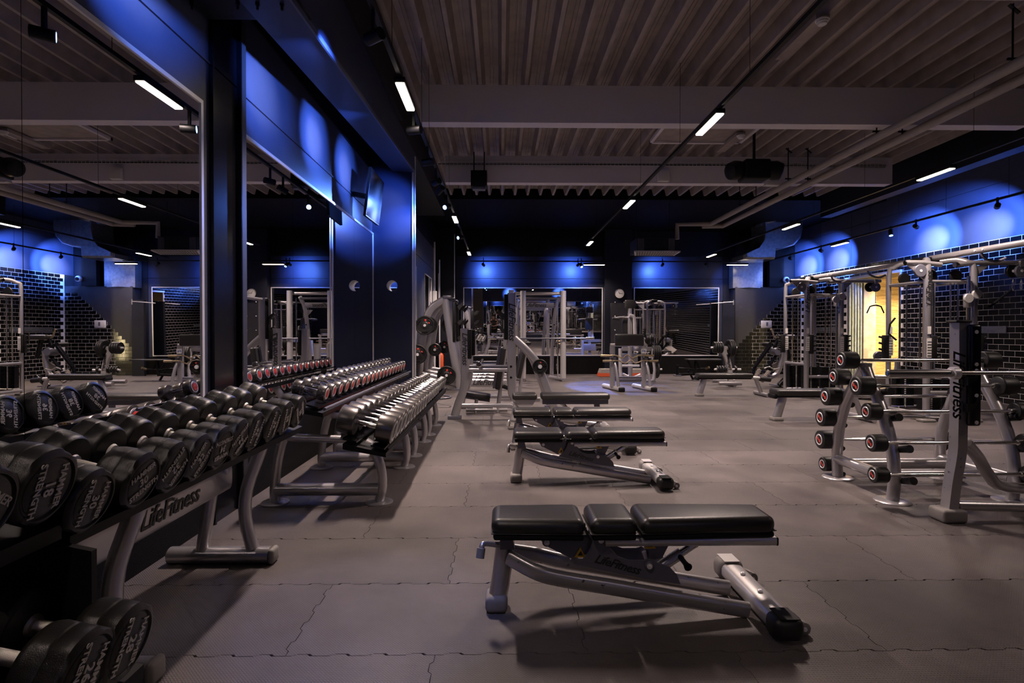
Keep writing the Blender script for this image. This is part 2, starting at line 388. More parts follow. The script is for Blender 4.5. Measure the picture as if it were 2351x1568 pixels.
# tiles
PW, PH = .214, .107
def tile_mb(): return MB().add([(0,0,0),(PW-.008,0,0),(PW-.008,0,PH-.008),(0,0,PH-.008),(.001,-.0025,.001),(PW-.009,-.0025,.001),(PW-.009,-.0025,PH-.009),(.001,-.0025,PH-.009)],
    [(4,5,6,7),(0,1,5,4),(1,2,6,5),(2,3,7,6),(3,0,4,7)])
tb = None
z_step = T(1700, 798, YS).z; nfull = int(z_step/PH)
gr = MB()
for j in range(int(zt/PH)):
    z = j*PH+.01
    if z > 2.45: break
    x0 = xs_l+.004 + max(0, j-nfull)*PW/2
    gr.box((x0, YS+.001, z-.008), (XR, YS+.008, z+PH-.008))
    x = x0
    first = (j % 2 == 1) and j <= nfull
    while x < XR-.02:
        wd = PW/2 if (first and abs(x-x0) < 1e-6) else PW
        if tb is None: tb = tile_mb().build('tile', 'tile', wbx); o = tb
        else: o = tb.copy(); COL.objects.link(o)
        o.location = (x, YS+.001, z); o.scale = (min(wd, XR-x)/PW, 1, 1)
        x += wd
gr.build('grout_bed', 'grout', wbx)
# ---------------- right wall: tiled to 3 m, painted above, with an opening
OY0, OY1, OZ = TX(2066, 760, XR).y, TX(1945, 760, XR).y, 2.66
ZT = 3.0
wr = MB().box((XR+.012, YR, 0), (XR+.7, OY0, 4.7)).box((XR+.012, OY0, OZ), (XR+.7, OY1, 4.7)).box((XR+.012, OY1, 0), (XR+.7, YB+.3, 4.7)).build('wall_right', 'greywall'); struct(wr)
ys = [YR, -.4, 3.2, 6.8, TX(2063, 540, XR).y, TX(1990, 560, XR).y+.6, YB]
for a, b in zip(ys, ys[1:]):
    for z0, z1 in ((ZT, 4.02), (4.03, 4.7)):
        MB().box((XR, a+.005, z0), (XR+.012, b-.005, z1)).build('panel', 'navy', wr)
MB().box((XR+.004, YR, 0), (XR+.012, OY0, ZT)).box((XR+.004, OY1, 0), (XR+.012, YS, ZT)).box((XR+.004, OY0, OZ), (XR+.012, OY1, ZT)).build('grout_bed', 'grout', wr)
MB().box((XR-.02, OY0-.03, 0), (XR+.02, OY0, OZ)).build('opening_trim', 'frame', wr)
MB().box((XR-.04, OY0-.05, OZ), (XR+.02, OY1+.05, OZ+.06)).build('opening_trim', 'frame', wr)
tm = tile_mb(); rot = M.Rotation(-PI/2, 4, 'Z')   # local +x -> -Y ; local -y -> -X
tm2 = MB().add([rot @ v for v in tm.v], tm.f)
rst = MB(); cnt = 0; tb2 = None
YN0 = TX(2356, 760, XR).y
near = []
for j in range(int(ZT/PH)):
    y = YR+.02+(PW/2 if j % 2 else 0)
    while y+PW < YS:
        z = j*PH+.006
        if not (y+PW > OY0 and y < OY1 and z < OZ-.02): 
            if y > YN0-.15: near.append((y, z))
            else: rst.add([v+V((XR+.004, y+PW, z)) for v in tm2.v], tm2.f)
        y += PW
near.sort()
for k, (y, z) in enumerate(near):
    if k < 292:
        if tb2 is None: tb2 = tm2.build('tile', 'tile', wr); o = tb2
        else: o = tb2.copy(); COL.objects.link(o)
        o.location = (XR+.004, y+PW, z)
    else: rst.add([v+V((XR+.004, y+PW, z)) for v in tm2.v], tm2.f)
rst.build('tiling', 'tile', wr)['kind'] = 'stuff'
# chequer plate strips on the tiles
for x0, x1, lab in ((2245, 2312, 'chequer-plate strip fixed to black tiles beyond the cable tower by the barbell rack'), (1858, 1925, 'chequer-plate strip on tiles behind the far cable tower')):
    a = TX(x0, 757, XR); b = TX(x1, 757, XR)
    m_ = MB().box((XR-.02, b.y, a.z-.065), (XR-.004, a.y, a.z+.065))
    for q in range(60):
        yy = b.y+.04+(a.y-b.y-.08)*((q*.618) % 1); zz = a.z-.05+.10*(q/60)
        m_.box((XR-.024, yy, zz), (XR-.02, yy+.03, zz+.004))
    tag(m_.build('chequer_strip', 'galv'), lab, 'wall plate')
# opening: jamb, concrete pier and pine wall beyond
jb = MB(); 
for k in range(5): jb.tube([(XR+.03+.075*k, OY1-.03, 0), (XR+.03+.075*k, OY1-.03, OZ)], .042, 10)
o = jb.build('opening_jamb', 'galv', wr)
struct(MB().box((XR+.40, OY1-.06, 0), (XR+.72, OY1+.4, OZ+.2)).build('wall_concrete_pier', 'concrete'))
wp = MB().box((XR+.7, OY1+.42, 0), (13.2, OY1+.55, 3.2)).build('wall_pine', 'pine'); struct(wp)
pk = None
for j in range(27):
    for (xa_, xb2) in (((XR+.72, 10.6), (10.603, 12.2), (12.203, 13.2)) if j % 2 else ((XR+.72, 9.95), (9.953, 11.5), (11.503, 13.2))):
        MB().box((xa_, OY1+.405, j*.105), (xb2, OY1+.42, j*.105+.101)).build('plank', 'pine', wp)
struct(MB().box((13.2, 8, 0), (13.3, YB, 3.2)).build('wall_annex', 'cream'))
struct(MB().box((XR+.7, 8, 2.95), (13.2, OY1+.5, 3.1)).build('ceiling_annex', 'cream'))
struct(MB().box((XR+.7, 8.0, 0), (13.2, 8.1, 3.1)).build('wall_annex_near', 'cream'))
# ---------------- rear wall (seen only in the mirrors)
we = MB().box((XL-.2, YR-.3, 0), (XR+.6, YR-.012, 4.7)).build('wall_rear', 'black'); struct(we)
for x0, x1, m in ((XL, -1.25, 'cream'), (-1.24, 2.2, 'navy'), (2.21, 5.6, 'navy'), (5.61, XR, 'navy')):
    for z0, z1 in ((0, 2.94), (2.95, 4.6)):
        MB().box((x0, YR-.012, z0), (x1, YR, z1)).build('panel', m, we)
# ---------------- ceiling deck: trapezoidal ribs along the hall
XCR = 7.5
def deck():
    mb = MB(); x = XL-.1; prof = []
    while x < XCR:
        prof += [(x, ZC), (x+.045, ZC), (x+.085, ZC+.15), (x+.145, ZC+.15), (x+.150, ZC+.158), (x+.158, ZC+.158), (x+.163, ZC+.15),
                 (x+.185, ZC+.15), (x+.190, ZC+.158), (x+.198, ZC+.158), (x+.203, ZC+.15), (x+.255, ZC+.15)]
        x += .294
    n = len(prof); y0, y1 = YR-.1, 12.62
    vs = [(px, y0, z) for px, z in prof]+[(px, y1, z) for px, z in prof]
    mb.add(vs, [(i, n+i, n+i+1, i+1) for i in range(n-1)]); 
    vs2 = [(px, y0, z+.003) for px, z in prof]+[(px, y1, z+.003) for px, z in prof]
    mb.add(vs2, [(i, i+1, n+i+1, n+i) for i in range(n-1)])
    mb.box((XL-.3, y0, ZC+.2), (XR+.6, YB+.2, ZC+.3))
    return mb
dk = deck().build('ceiling', 'ceil'); struct(dk)
struct(MB().box((XCR, YR, 3.98), (XCR+.25, 12.7, 4.7)).build('trim_5', 'darkwall'))
struct(MB().box((XL, YR, 4.0), (XL+.7, 7.0, ZC+.2)).build('trim_6', 'black'))
struct(MB().box((XL, 7.0, 4.0), (-1.3, 12.7, ZC+.2)).build('trim_7', 'black'))
# transverse beams with lower flange
for k, Y in enumerate((7.0, 9.8, 4.2, 1.4, -1.4)):
    x1 = 6.85 if k == 0 else 7.1
    x0 = T(965, 290, 7.0).x if k == 0 else T(1022, 425, 9.8).x if k == 1 else -1.2
    b = MB().box((x0, Y, 4.0), (x1, Y+.14, 4.46)).box((x0, Y-.005, 3.98), (x1, Y+.17, 4.0)).build('trim_%d' % (8+k), 'beam'); struct(b)
# ---------------- mirrors
def mirror(label, origin, xd, yd, nrm, L, H, seams, group=None, frame=.026):
    # origin = lower corner; xd along, yd up, nrm out of the wall
    o, xd, yd, nr = V(origin), V(xd), V(yd), V(nrm)
    t = thing('wall_mirror', label, 'mirror', o, group)
    ss = [0]+list(seams)+[L]
    for a, b in zip(ss, ss[1:]):
        p0 = o+xd*(a+.0015); p1 = o+xd*(b-.0015)
        MB().prism([p0, p1, p1+yd*H, p0+yd*H], nr*.012).build('mirror_pane', 'mirror', t)
    fr = MB()
    for (a, b, c, d) in ((-frame, L+frame, -frame, 0), (-frame, L+frame, H, H+frame), (-frame, 0, 0, H), (L, L+frame, 0, H)):
        q = [o+xd*a+yd*c, o+xd*b+yd*c, o+xd*b+yd*d, o+xd*a+yd*d]
        fr.prism(q, nr*.02)
    fr.build('frame', 'frame', t); return t
zm = 2.80-.026
mirror('large wall mirror in front of the black Hammer-style dumbbells'.replace(' Hammer-style', ''), (XL+.001, -.42, .64), (0, 1, 0), (0, 0, 1), (1, 0, 0), 3.97, zm-.64, (1.33, 2.66))
mirror('wall mirror behind the racks of shiny round dumbbells', (XL+.001, 4.17, .64), (0, 1, 0), (0, 0, 1), (1, 0, 0), 4.11, zm-.64, (.94, 2.0, 3.06))
mirror('narrow mirror edge seen past the dark pier', (XL+.001, 8.8, .64), (0, 1, 0), (0, 0, 1), (1, 0, 0), 3.7, zm-.64, (1.2, 2.4))
mirror('smaller mirror in the side wall near the dim corner', (XL+.001, 13.9, .64), (0, 1, 0), (0, 0, 1), (1, 0, 0), 1.3, zm-.64, ())
tl = .0176
for (a, b, lab) in ((1064, 1383, 'wide framed mirror on the end wall behind the bar racks'), (1454, 1649, 'framed end-wall mirror to the side of the clock, showing tiled wall')):
    A = T(a+2, 815, YB); B = T(b-2, 815, YB); H = T(a, 662, YB).z-A.z
    seams = ((T(1327, 700, YB).x-A.x, ) if a < 1100 else (T(1552, 700, YB).x-A.x,))
    mirror(lab, (A.x, YB-.002, A.z), (1, 0, 0), (0, -math.sin(tl), math.cos(tl)), (0, -math.cos(tl), -math.sin(tl)), B.x-A.x, H, seams)
mirror('mirror on the rear wall, seen only as a reflection', (7.2, YR+.001, .56), (-1, 0, 0), (0, 0, 1), (0, 1, 0), 8.4, 2.1, (2.1, 4.2, 6.3))
# ================================================================== CEILING SERVICES AND LAMPS
TZ = 3.45
def track(x, y0, y1, label, z=TZ, wires=(), horiz=False):
    t = thing('lighting_track', label, 'light track', (x, y0, z))
    MB().box((x-.018, y0, z), (x+.018, y1, z+.035)).build('rail', 'black', t)
    for y in wires: MB().tube([(x, y, z+.03), (x, y, ZC)], .0025, 5).build('suspension_wire', 'black', t)
    return t
XM = T(1628, 285, 5.5).x; XLf = T(930, 222, 4.88).x; XR1 = T(2147, 395, 7.19).x; XR2 = T(2103, 517, 10.3).x
track(XM, -2, 13.6, 'black light track running above the middle of the floor', wires=(2, 4.6, 6.4, 8.2, 10.2, 12))
track(XLf, -2, 15.6, 'black light track above the dumbbell side of the hall', wires=(4.3, 5.9, 6.5, 9, 11, 13))
track(XR1, -2, 16, 'upper black light track nearer the tiled wall', wires=(5.2, 6.6, 8.6, 10, 12.4))
track(XR2, -2, 16.2, 'lower black track carrying blue spots on the tiled wall side', z=TZ-.05, wires=(6.8, 8.4, 9.6, 11.6, 13.4))
p0 = T(1080, 601, 15.9); p1 = T(1700, 601, 15.9)
bt = thing('lighting_track', 'short black track crossing in front of the end wall', 'light track', p0)
MB().box((p0.x, 15.88, p0.z), (p1.x, 15.915, p0.z+.035)).build('rail', 'black', bt)
for x in (1110, 1240, 1364, 1520, 1690):
    q = T(x, 601, 15.9); MB().tube([(q.x, 15.9, q.z+.03), (q.x, 15.9, 4.4)], .003, 5).build('suspension_wire', 'black', bt)
def fixture(x, y, label, z=TZ-.05, L=.58, along='y', power=LAMP_W, lm='lamp', visible=True, group=None):
    t = thing('linear_track_light', label, 'ceiling light', (x, y, z), group)
    hx, hy = (.045, L/2) if along == 'y' else (L/2, .045)
    MB().box((x-hx, y-hy, z), (x+hx, y+hy, z+.045)).box((x-.02, y-.05, z+.045), (x+.02, y+.05, z+.055)).build('housing', 'black', t)
    MB().rbox((x, y, z-.004), (hx-.008, hy-.008, .010), .008, 2).build('diffuser', lm, t)
    area('lamp_glow', (x, y, z-.02), 2*hx-.02, 2*hy-.02, power, WARM)
ms = ('long bright lamp on the middle track, closest to the camera', 'second lamp along the middle track, beyond the deep beam', 'last bright lamp on the middle track, towards the end wall')
for (px, py, Y), lab in zip(((1628, 284, 5.5), (1440, 468, 8.95), (1349, 557, 12.9)), ms): fixture(XM, Y, lab)
for Y, lab in zip((4.9, 10.2, 14.6), ('bright starry lamp over the dumbbell racks', 'lamp on the dumbbell-side track beside a blue spotlight', 'small starry lamp over the slanted racks at the end')): fixture(XLf, Y, lab)
for Y, lab in zip((7.19, 10.8, 14.9), ('long slim lamp high beside the painted wall, above the pipes', 'slim lamp next to the round metal duct', 'lamp glowing in front of the flat metal duct')): fixture(XR1, Y, lab, lm='lampfar', power=LAMP_W*.8)
fixture(XR2, TX(1928, 561, XR2).y, 'slim lamp on the lower track between two blue light pools', z=TZ-.10, lm='lampfar', power=LAMP_W*.6)
for x, lab in ((1364, 'slim lamp lying across the view over the end-wall mirror'), (1693, 'slim lamp lying across the view by the flat metal duct')):
    q = T(x, 604, 15.9); fixture(q.x, 15.9, lab, z=q.z-.05, L=.62, along='x', lm='lampfar', power=LAMP_W*.3)
# lamps of the same kind behind the photographer, they light the foreground and show in the mirrors
for x, Y, l_ in ((XM, -2.6, 'lamp on the middle track, behind the camera'), (XLf, .4, 'lamp on the dumbbell-side track, straight over the camera'), (XR1, 2.6, 'lamp on the upper track by the tiled wall, level with the camera')):
    fixture(x, Y, l_, power=LAMP_W*(.12 if x == XLf else .28))
# blue spotlights
def spotlight(pos, tgt, label, power=SPOT_W, ang=62, blend=.7, core=0):
    p = V(pos); d = (V(tgt)-p).normalized()
    t = thing('track_spotlight', label, 'spotlight', p)
    MB().lathe([(-.08, .03), (-.078, .040), (.055, .042), (.06, .040)], p, d, 20).build('lamp_head', 'black', t)
    MB().box((p.x-.012, p.y-.012, p.z), (p.x+.012, p.y+.012, TZ)).build('bracket', 'black', t)
    MB().lathe([(.0605, .034), (.0625, .030)], p, d, 20).build('lens', 'lens', t)
    spot('blue_beam', p+d*.075, tgt, power, BLUE, ang, blend)
    if core: spot('blue_beam_core', p+d*.075, tgt, power*core, (.50, .60, 1), 30, 1.0)
spz = 3.27
ls = [((XLf, 2.2, spz), (XL, 2.9, 3.25), 'blue spotlight of the dumbbell-side track above the camera'),
      ((XLf, 3.67, spz), (XL, 4.45, 3.25), 'black spotlight seen from behind above the steel column'),
      ((XLf, 5.35, spz), (XL, 5.72, 3.3), 'black spotlight head next to the bright starry lamp'),
      ((XLf, 6.35, spz), (XL, 6.85, 3.3), 'black spotlight head below the end of the deep beam'),
      ((XLf, 7.2, spz), (XL+.2, 8.3, 3.2), 'black spotlight head beside the porthole pier'),
      ((XLf, 7.62, spz), (-1.45, 8.3, 2.9), 'black spotlight aimed onto the dark pier'),
      ((XLf, 8.6, spz), (-1.75, 6.9, 2.5), 'glowing blue spotlight facing the camera beside the second starry lamp'),
      ((XLf, 11.4, spz), (-1.9, 10.2, 2.9), 'small glowing blue spotlight farther along the dumbbell-side track')]
for p, q, lab in ls: spotlight(p, q, lab, power=SPOT_W*.5, ang=48, core=.6)
YW = lambda x, y: TX(x, y, XR)
rs = [((2290, 467), (2270, 520)), ((2103, 517), (2147, 550)), ((1885, 570), (1928, 590)), ((1815, 590), (1858, 592))]
rl = ['black spotlight by the brightest blue pool on the wall', 'black spotlight by the second blue pool', 'black spotlight beside the slim lamp on the lower track', 'black spotlight at the far end of the lower track']
for (a, b), lab in zip(rs, rl):
    tg = YW(*b); p = TX(*a, XR2); p.z = TZ-.14; spotlight(p, (XR, tg.y, 3.2), lab, SPOT_W*2.0, 58, .6, 1.1)
spotlight((XR2, TX(2045, 532, XR2).y, TZ-.14), (XR2-.5, 9.6, 0), 'unlit looking spotlight between the blue pools, turned to the floor', 3, 40)
for x, tx in ((1110, 1125), (1327, 1310), (1521, 1508)):
    q = T(x, 601, 15.9); b = T(tx, 625, YB)
    spotlight((q.x, 15.9, q.z-.09), (b.x, YB, 3.1), {1110: 'little spotlight over the near end of the wide mirror', 1327: 'little spotlight over the middle of the end wall', 1521: 'little spotlight above the mirror beside the clock'}[x], SPOT_W*.36, 112, 1.0)
spotlight((6.05, 15.9, 3.26), (6.9, YS, 2.9), 'small spotlight shining on the flat metal duct', SPOT_W*.12, 70)
for X in (0.6, 4.0): spotlight((X, -3.2, 3.3), (X, YR, 3.2), 'blue spotlight at the rear wall, %s from the tiled side' % ('second' if X < 2 else 'first'), SPOT_W*.4, 75)
# blue washes that reach the floor near the end wall and the front of the racks
spotlight((2.35, 15.9, 3.24), (2.75, 13.2, 0), 'little spotlight near the slim cross lamp, throwing blue on the floor', SPOT_W*1.3, 34, .15)
spotlight((XLf, 1.5, spz), (-.62, 2.5, 0), 'blue spotlight over the camera, aimed at the floor before the dumbbells', SPOT_W*.22, 26, .6)
# two lagged pipes
def pipe(x0, X1, y1, z, label):
    tag(MB().tube([(x0, .5, z), (x0, y1, z), (X1, y1+.05, z)], .052, 12).build('ceiling_pipe', 'pipe'), label, 'pipe')
xp1 = T(2351, 133, 5.0).x; zp = 3.87
q1 = TX(2000, 321, xp1)
pm = MB().tube([(4.92, 1, zp), (5.0, 12.9, zp), (4.22, 13.0, zp), (4.22, 13.0, zp-.35)], .055, 12); o = tag(pm.build('ceiling_pipe', 'pipe'), 'brown lagged pipe turning down into the ceiling air unit', 'pipe')
pm = MB().tube([(5.24, 1, zp), (5.38, 13.15, zp), (4.9, 13.2, zp)], .055, 12); tag(pm.build('ceiling_pipe', 'pipe'), 'brown lagged pipe running beside the first one, nearer the painted wall', 'pipe')
nh = -1
for Y in (5.2, 7.1, 9.3, 11.2):
    for x in (4.93, 5.27):
        nh += 1; tag(MB().tube([(x, Y, zp+.03), (x, Y, ZC)], .009, 6).bar((x-.05, Y, zp+.06), (x+.05, Y, zp+.06), .02, .02).bar((x-.04, Y, ZC-.01), (x+.06, Y, ZC-.09), .03, .012).build('pipe_hanger', 'black'), 'black rod hanger of the %s lagged pipe, %s from the camera' % ('outer' if nh % 2 else 'inner', ORD[nh//2]), 'pipe hanger', 'rod hangers of the lagged pipes')
# air cassette
ac = T(1501, 570, 13.0); t = thing('air_unit', 'box-shaped ceiling air unit with a perforated pale grille', 'air conditioner', ac)
w2 = .50; zb = T(1501, 588, 13).z; zt_ = T(1501, 549, 13).z
MB().box((ac.x-.45, 12.8, zb+.08), (ac.x+.45, 13.5, zt_)).build('casing', 'darkwall', t)
for k in range(6):
    for s_ in (-1, 1): MB().box((ac.x+s_*(.30+.025*k)-.006, 12.785, zb+.1), (ac.x+s_*(.30+.025*k)+.006, 12.8, zt_-.02)).build('fin', 'plate', t)
for k in range(6): MB().box((ac.x-.26, 12.785, zb+.12+k*.045), (ac.x+.26, 12.8, zb+.135+k*.045)).build('slat', 'black', t)
gm = MB().prism([(ac.x-.55, 12.7, zb+.06), (ac.x+.55, 12.7, zb+.06), (ac.x+.47, 12.95, zb), (ac.x-.47, 12.95, zb)], (0, .02, .03))
gm.build('grille', 'white', t)
for x in (-.4, .4): MB().tube([(ac.x+x, 13.1, zt_-.02), (ac.x+x, 13.1, 4.45)], .008, 6).build('hanger_rod', 'black', t)
hm = MB()
for i in range(16):
    for j in range(5):
        u = (i+.5)/16-.5; v_ = (j+.5)/5; y = 12.70+.25*v_; z = zb+.06*(1-v_)-.001; x = ac.x+u*(1.02-.14*v_)
        hm.box((x-.020, y-.016, z-.004), (x+.020, y+.016, z+.002))
hm.build('perforation', 'black', t)
# speaker cluster
c = T(1731, 393, 8.6); t = thing('speaker_cluster', 'black box loudspeaker with two side horns hanging on a rod', 'loudspeaker', c)
MB().rbox(c, (.20, .16, .155), .03).build('cabinet', 'black', t)
MB().tube([(c.x, c.y, c.z+.1), (c.x, c.y, ZC)], .022, 8).build('rod', 'black', t)
for s_ in (-1, 1):
    MB().lathe([(0, .05), (.02, .13), (.12, .15), (.22, .13), (.235, .10)], c+V((s_*.20, 0, .03)), (s_, -.25, -.25), 20).build('horn', 'black', t)
# second dark box on the far beam, junction box, projector
c = T(1100, 413, 9.6); t = thing('hanging_speaker', 'square black box loudspeaker in front of the far beam', 'loudspeaker', c)
MB().rbox(c, (.14, .13, .135), .01).build('cabinet', 'black', t)
MB().box((c.x-.10, c.y-.01, c.z+.13), (c.x-.08, c.y+.01, ZC)).box((c.x+.08, c.y-.01, c.z+.13), (c.x+.10, c.y+.01, ZC)).build('bracket', 'black', t)
MB().box((c.x-.11, c.y-.12, c.z-.19), (c.x+.11, c.y+.02, c.z-.15)).build('foot_plate', 'plate', t)
tag(MB().rbox(T(1523, 404, 9.74), (.10, .04, .10), .006, 2).build('junction_box', 'white'), 'pale square box fixed on the far beam', 'box')
el = T(1778, 424, 9.6); t = thing('emergency_light', 'small flat emergency lamp hung under the far beam', 'lamp', el)
MB().prism([el+V((-.15, 0, 0)), el+V((.15, 0, 0)), el+V((.12, 0, .05)), el+V((-.12, 0, .05))], (0, .12, 0)).build('housing', 'white', t)
MB().box(el+V((-.10, .02, -.008)), el+V((.10, .10, 0))).build('lamp_cover', 'frame', t)
# cable tray above far beam
t = thing('cable_tray', 'wire mesh cable tray running on top of the far beam', 'cable tray', (0, 9.72, 4.35))
xa = T(1005, 380, 9.7).x; xb3 = T(2040, 385, 9.7).x
tm_ = MB()
for z in (4.27, 4.33): tm_.bar((xa, 9.72, z), (xb3, 9.72, z), .008, .008)
x = xa
while x < xb3: tm_.bar((x, 9.72, 4.27), (x, 9.72, 4.33), .006, .006); x += .07
tm_.build('mesh_side', 'frame', t)
cb = MB()
for k in range(4): cb.tube([(xa, 9.75+.02*k, 4.29+.01*(k % 2)), ((xa+xb3)/2, 9.76+.02*k, 4.30), (xb3, 9.75+.02*k, 4.285)], .009, 5)
cb.build('cable_bundle', 'black', t)['kind'] = 'stuff'
# roof hatch
a = T(1490, 326, 9.0); b = T(1700, 326, 9.0)
t = thing('roof_hatch', 'framed roof hatch set flush in the ribbed ceiling between two beams', 'hatch', (a.x, 8.3, ZC))
MB().box((a.x, 7.9, ZC-.05), (a.x+.05, 9.0, ZC)).box((b.x-.05, 7.9, ZC-.05), (b.x, 9.0, ZC)).box((a.x, 8.95, ZC-.05), (b.x, 9.0, ZC)).box((a.x, 7.9, ZC-.05), (b.x, 7.95, ZC)).build('frame', 'beam', t)
MB().box((a.x+.05, 7.95, ZC-.02), (b.x-.05, 8.95, ZC-.01)).build('lid', 'ceil', t)
for (x, y, Y, lab) in ((1888, 45, 5.4, 'white smoke detector on a ceiling rib near the middle track'), (1701, 311, 8.5, 'small white smoke detector beyond the deep beam')):
    p = T(x, y, Y); t = thing('smoke_detector', lab, 'smoke detector', p)
    MB().lathe([(0, .065), (-.012, .065), (-.014, .055), (-.03, .053), (-.035, .045), (-.05, .04), (-.055, .02)], p, (0, 0, 1), 20).build('detector_body', 'white', t)
    MB().box((p.x-.07, p.y-.01, p.z), (p.x+.07, p.y+.8, p.z+.05)).build('mount', 'ceil', t)
tag(MB().tube([T(1896, 24, 5.6), T(1760, 110, 7.0-.1)], .014, 8).tube([T(1930, 0, 5.5), T(1896, 24, 5.6)], .014, 8).build('conduit', 'ceil'), 'thin conduit running from the nearer smoke detector along a rib', 'conduit')
# ducts in the far corner
d0 = T(1697, 598, 16.0); d1 = T(1767, 659, 16.0)
t = thing('flat_duct', 'flat galvanised duct with an x-shaped crease above the box wall', 'duct', d0)
a, b, c_, d_ = V((d0.x, 16.42, d1.z)), V((d1.x, 16.42, d1.z)), V((d1.x, 16.42, d0.z+.02)), V((d0.x, 16.42, d0.z+.02)); m_ = (a+b)/2+V((0, -.07, 0.02))
MB().add([a, b, c_, d_, m_, a+V((0, .3, 0)), b+V((0, .3, 0)), c_+V((0, .3, 0)), d_+V((0, .3, 0))], [(0, 1, 4), (1, 2, 4), (2, 3, 4), (3, 0, 4), (0, 3, 8, 5), (1, 6, 7, 2)]).build('duct_panel', 'galv', t)
MB().tube([(d0.x, 16.38, d0.z+.06), (d1.x, 16.38, d0.z+.06)], .045, 12).build('rolled_flange', 'galv', t)
for k in range(6): MB().lathe([(0, .010), (-.006, .008)], (d0.x+.05+k*(d1.x-d0.x-.1)/5, 16.42, d1.z+.05), (0, 1, 0), 8).build('rivet', 'frame', t)
t = thing('round_duct', 'large round galvanised duct bending down in the far corner', 'duct', T(1780, 540, 15.4))
MB().tube([T(1772, 425, 15.7), T(1774, 470, 15.6), T(1784, 508, 15.6)], [.40, .42, .56], 28, curve=4).build('duct_neck', 'galv', t)
po = [(1742, 505), (1830, 505), (1831, 530), (1826, 550), (1812, 566), (1790, 573), (1768, 575), (1767, 598), (1697, 598), (1697, 588), (1728, 574), (1740, 556), (1744, 530)]
dm = MB(); n_ = len(po)
for k_, (yy, sc_) in enumerate(((15.28, .90), (15.33, 1.0), (16.1, 1.0))):
    cx_ = sum(a for a, b in po)/n_; cy_ = sum(b for a, b in po)/n_
    ring_ = []
    for a, b in po:
        q = T(cx_+(a-cx_)*sc_, cy_+(b-cy_)*sc_, 15.6); ring_.append((q.x, yy, q.z))
    dm.v += [V(p) for p in ring_]
for k_ in range(2):
    for i in range(n_): dm.f.append([k_*n_+i, k_*n_+(i+1) % n_, (k_+1)*n_+(i+1) % n_, (k_+1)*n_+i]); dm.sm.append(True)
dm.f.append(list(range(n_))); dm.sm.append(False)
dm.build('duct_elbow', 'galv', t)
MB().tube([T(1736, 506, 15.27), T(1836, 506, 15.27)], .022, 8).build('joint_ring', 'frame', t)
struct(MB().box((T(1767, 600, 16.3).x, 16.3, zt), (T(1800, 600, 16.3).x, YB, 4.5)).build('trim_14', 'black'))
# dome camera
p = T(1806, 642, 16.2); t = thing('dome_camera', 'white dome camera on the corner above the stepped tiles', 'security camera', p)
MB().lathe([(0, .085), (.05, .085), (.08, .07)], p, (0, 1, 0), 20).build('mount', 'white', t)
MB().rbox(p+V((0, -.03, -.01)), (.055, .055, .055), .055, 4).build('dome', 'screen', t)
# clock
p = T(1422, 674, 16.42); t = thing('wall_clock', 'round white wall clock on the dark pilaster', 'clock', p)
MB().lathe([(0, .15), (-.03, .15), (-.035, .142), (-.02, .138)], p, (0, 1, 0), 40).build('rim', 'black', t)
MB().lathe([(-.020, .139), (-.022, .139)], p, (0, 1, 0), 40).build('dial', 'white', t)
for k in range(12):
    a = k*PI/6; r0 = .118
    text(str(12 if k == 0 else k), .030, p+V((math.sin(a)*.108, -.0235, math.cos(a)*.108)), (1, 0, 0), (0, 0, 1), 'ink', t, name='numeral')
for ang, L, w_ in ((-.5, .075, .008), (1.55, .105, .006)):
    d = V((math.sin(ang), 0, math.cos(ang))); MB().bar(p+V((0, -.026, 0))-d*.015, p+V((0, -.026, 0))+d*L, w_, .003, (0, 1, 0)).build('clock_hand', 'ink', t)
# television
t = thing('television', 'black flat television tilted on a bracket above the mirror', 'television', T(860, 450, 7.8))
A, B, C_, D_ = T(853, 383, 6.95), T(882, 420, 7.6), T(870, 518, 7.5), T(840, 495, 6.87)
nn = (B-A).cross(D_-A).normalized(); nn = nn if nn.x < 0 else -nn
MB().prism([A, B, C_, D_], nn*.035).build('casing', 'black', t)
i_ = lambda p, c=(A+B+C_+D_)/4: c+(p-c)*.955-nn*.003
MB().prism([i_(A), i_(B), i_(C_), i_(D_)], nn*.002).build('screen', 'screen', t)
cc = (A+B+C_+D_)/4
MB().bar(cc+nn*.03, V((XL+.002, cc.y, cc.z+.05)), .06, .06).build('bracket', 'black', t)
# light switch box on stepped tiles
a = T(1747, 736, YS); b = T(1770, 753, YS); t = thing('control_box', 'grey-white control box mounted on the stepped tiles', 'control box', a)
MB().rbox(((a.x+b.x)/2, YS-.03, (a.z+b.z)/2), ((b.x-a.x)/2, .03, (a.z-b.z)/2), .008, 2).build('cover', 'white', t)
MB().box(((a.x+b.x)/2-.02, YS-.065, (a.z+b.z)/2-.05), ((a.x+b.x)/2+.03, YS-.06, (a.z+b.z)/2+.06)).build('key_switch', 'plate', t)
# led strip beside the opening and an unseen lamp added to light the pine
tag(MB().box((XR+.72, OY0+.12, 0), (XR+.75, OY0+.15, 2.5)).build('led_strip', 'strip'), 'warm vertical light strip at the edge of the opening', 'light strip')
t = thing('added_ceiling_light', 'unseen warm ceiling light added in the pine-clad side room', 'ceiling light', (10.4, 13.4, 2.9))
MB().box((9.8, 13.25, 2.88), (11, 13.55, 2.95)).build('housing', 'white', t)
area('annex_fill_light', (10.4, 13.4, 2.86), 1.2, .3, 210, (1, .78, .42))
area('annex_fill_light', (XR+1.0, OY0+.2, 1.4), .1, 2.2, 30, (1, .78, .40), (PI/2, 0, 0))
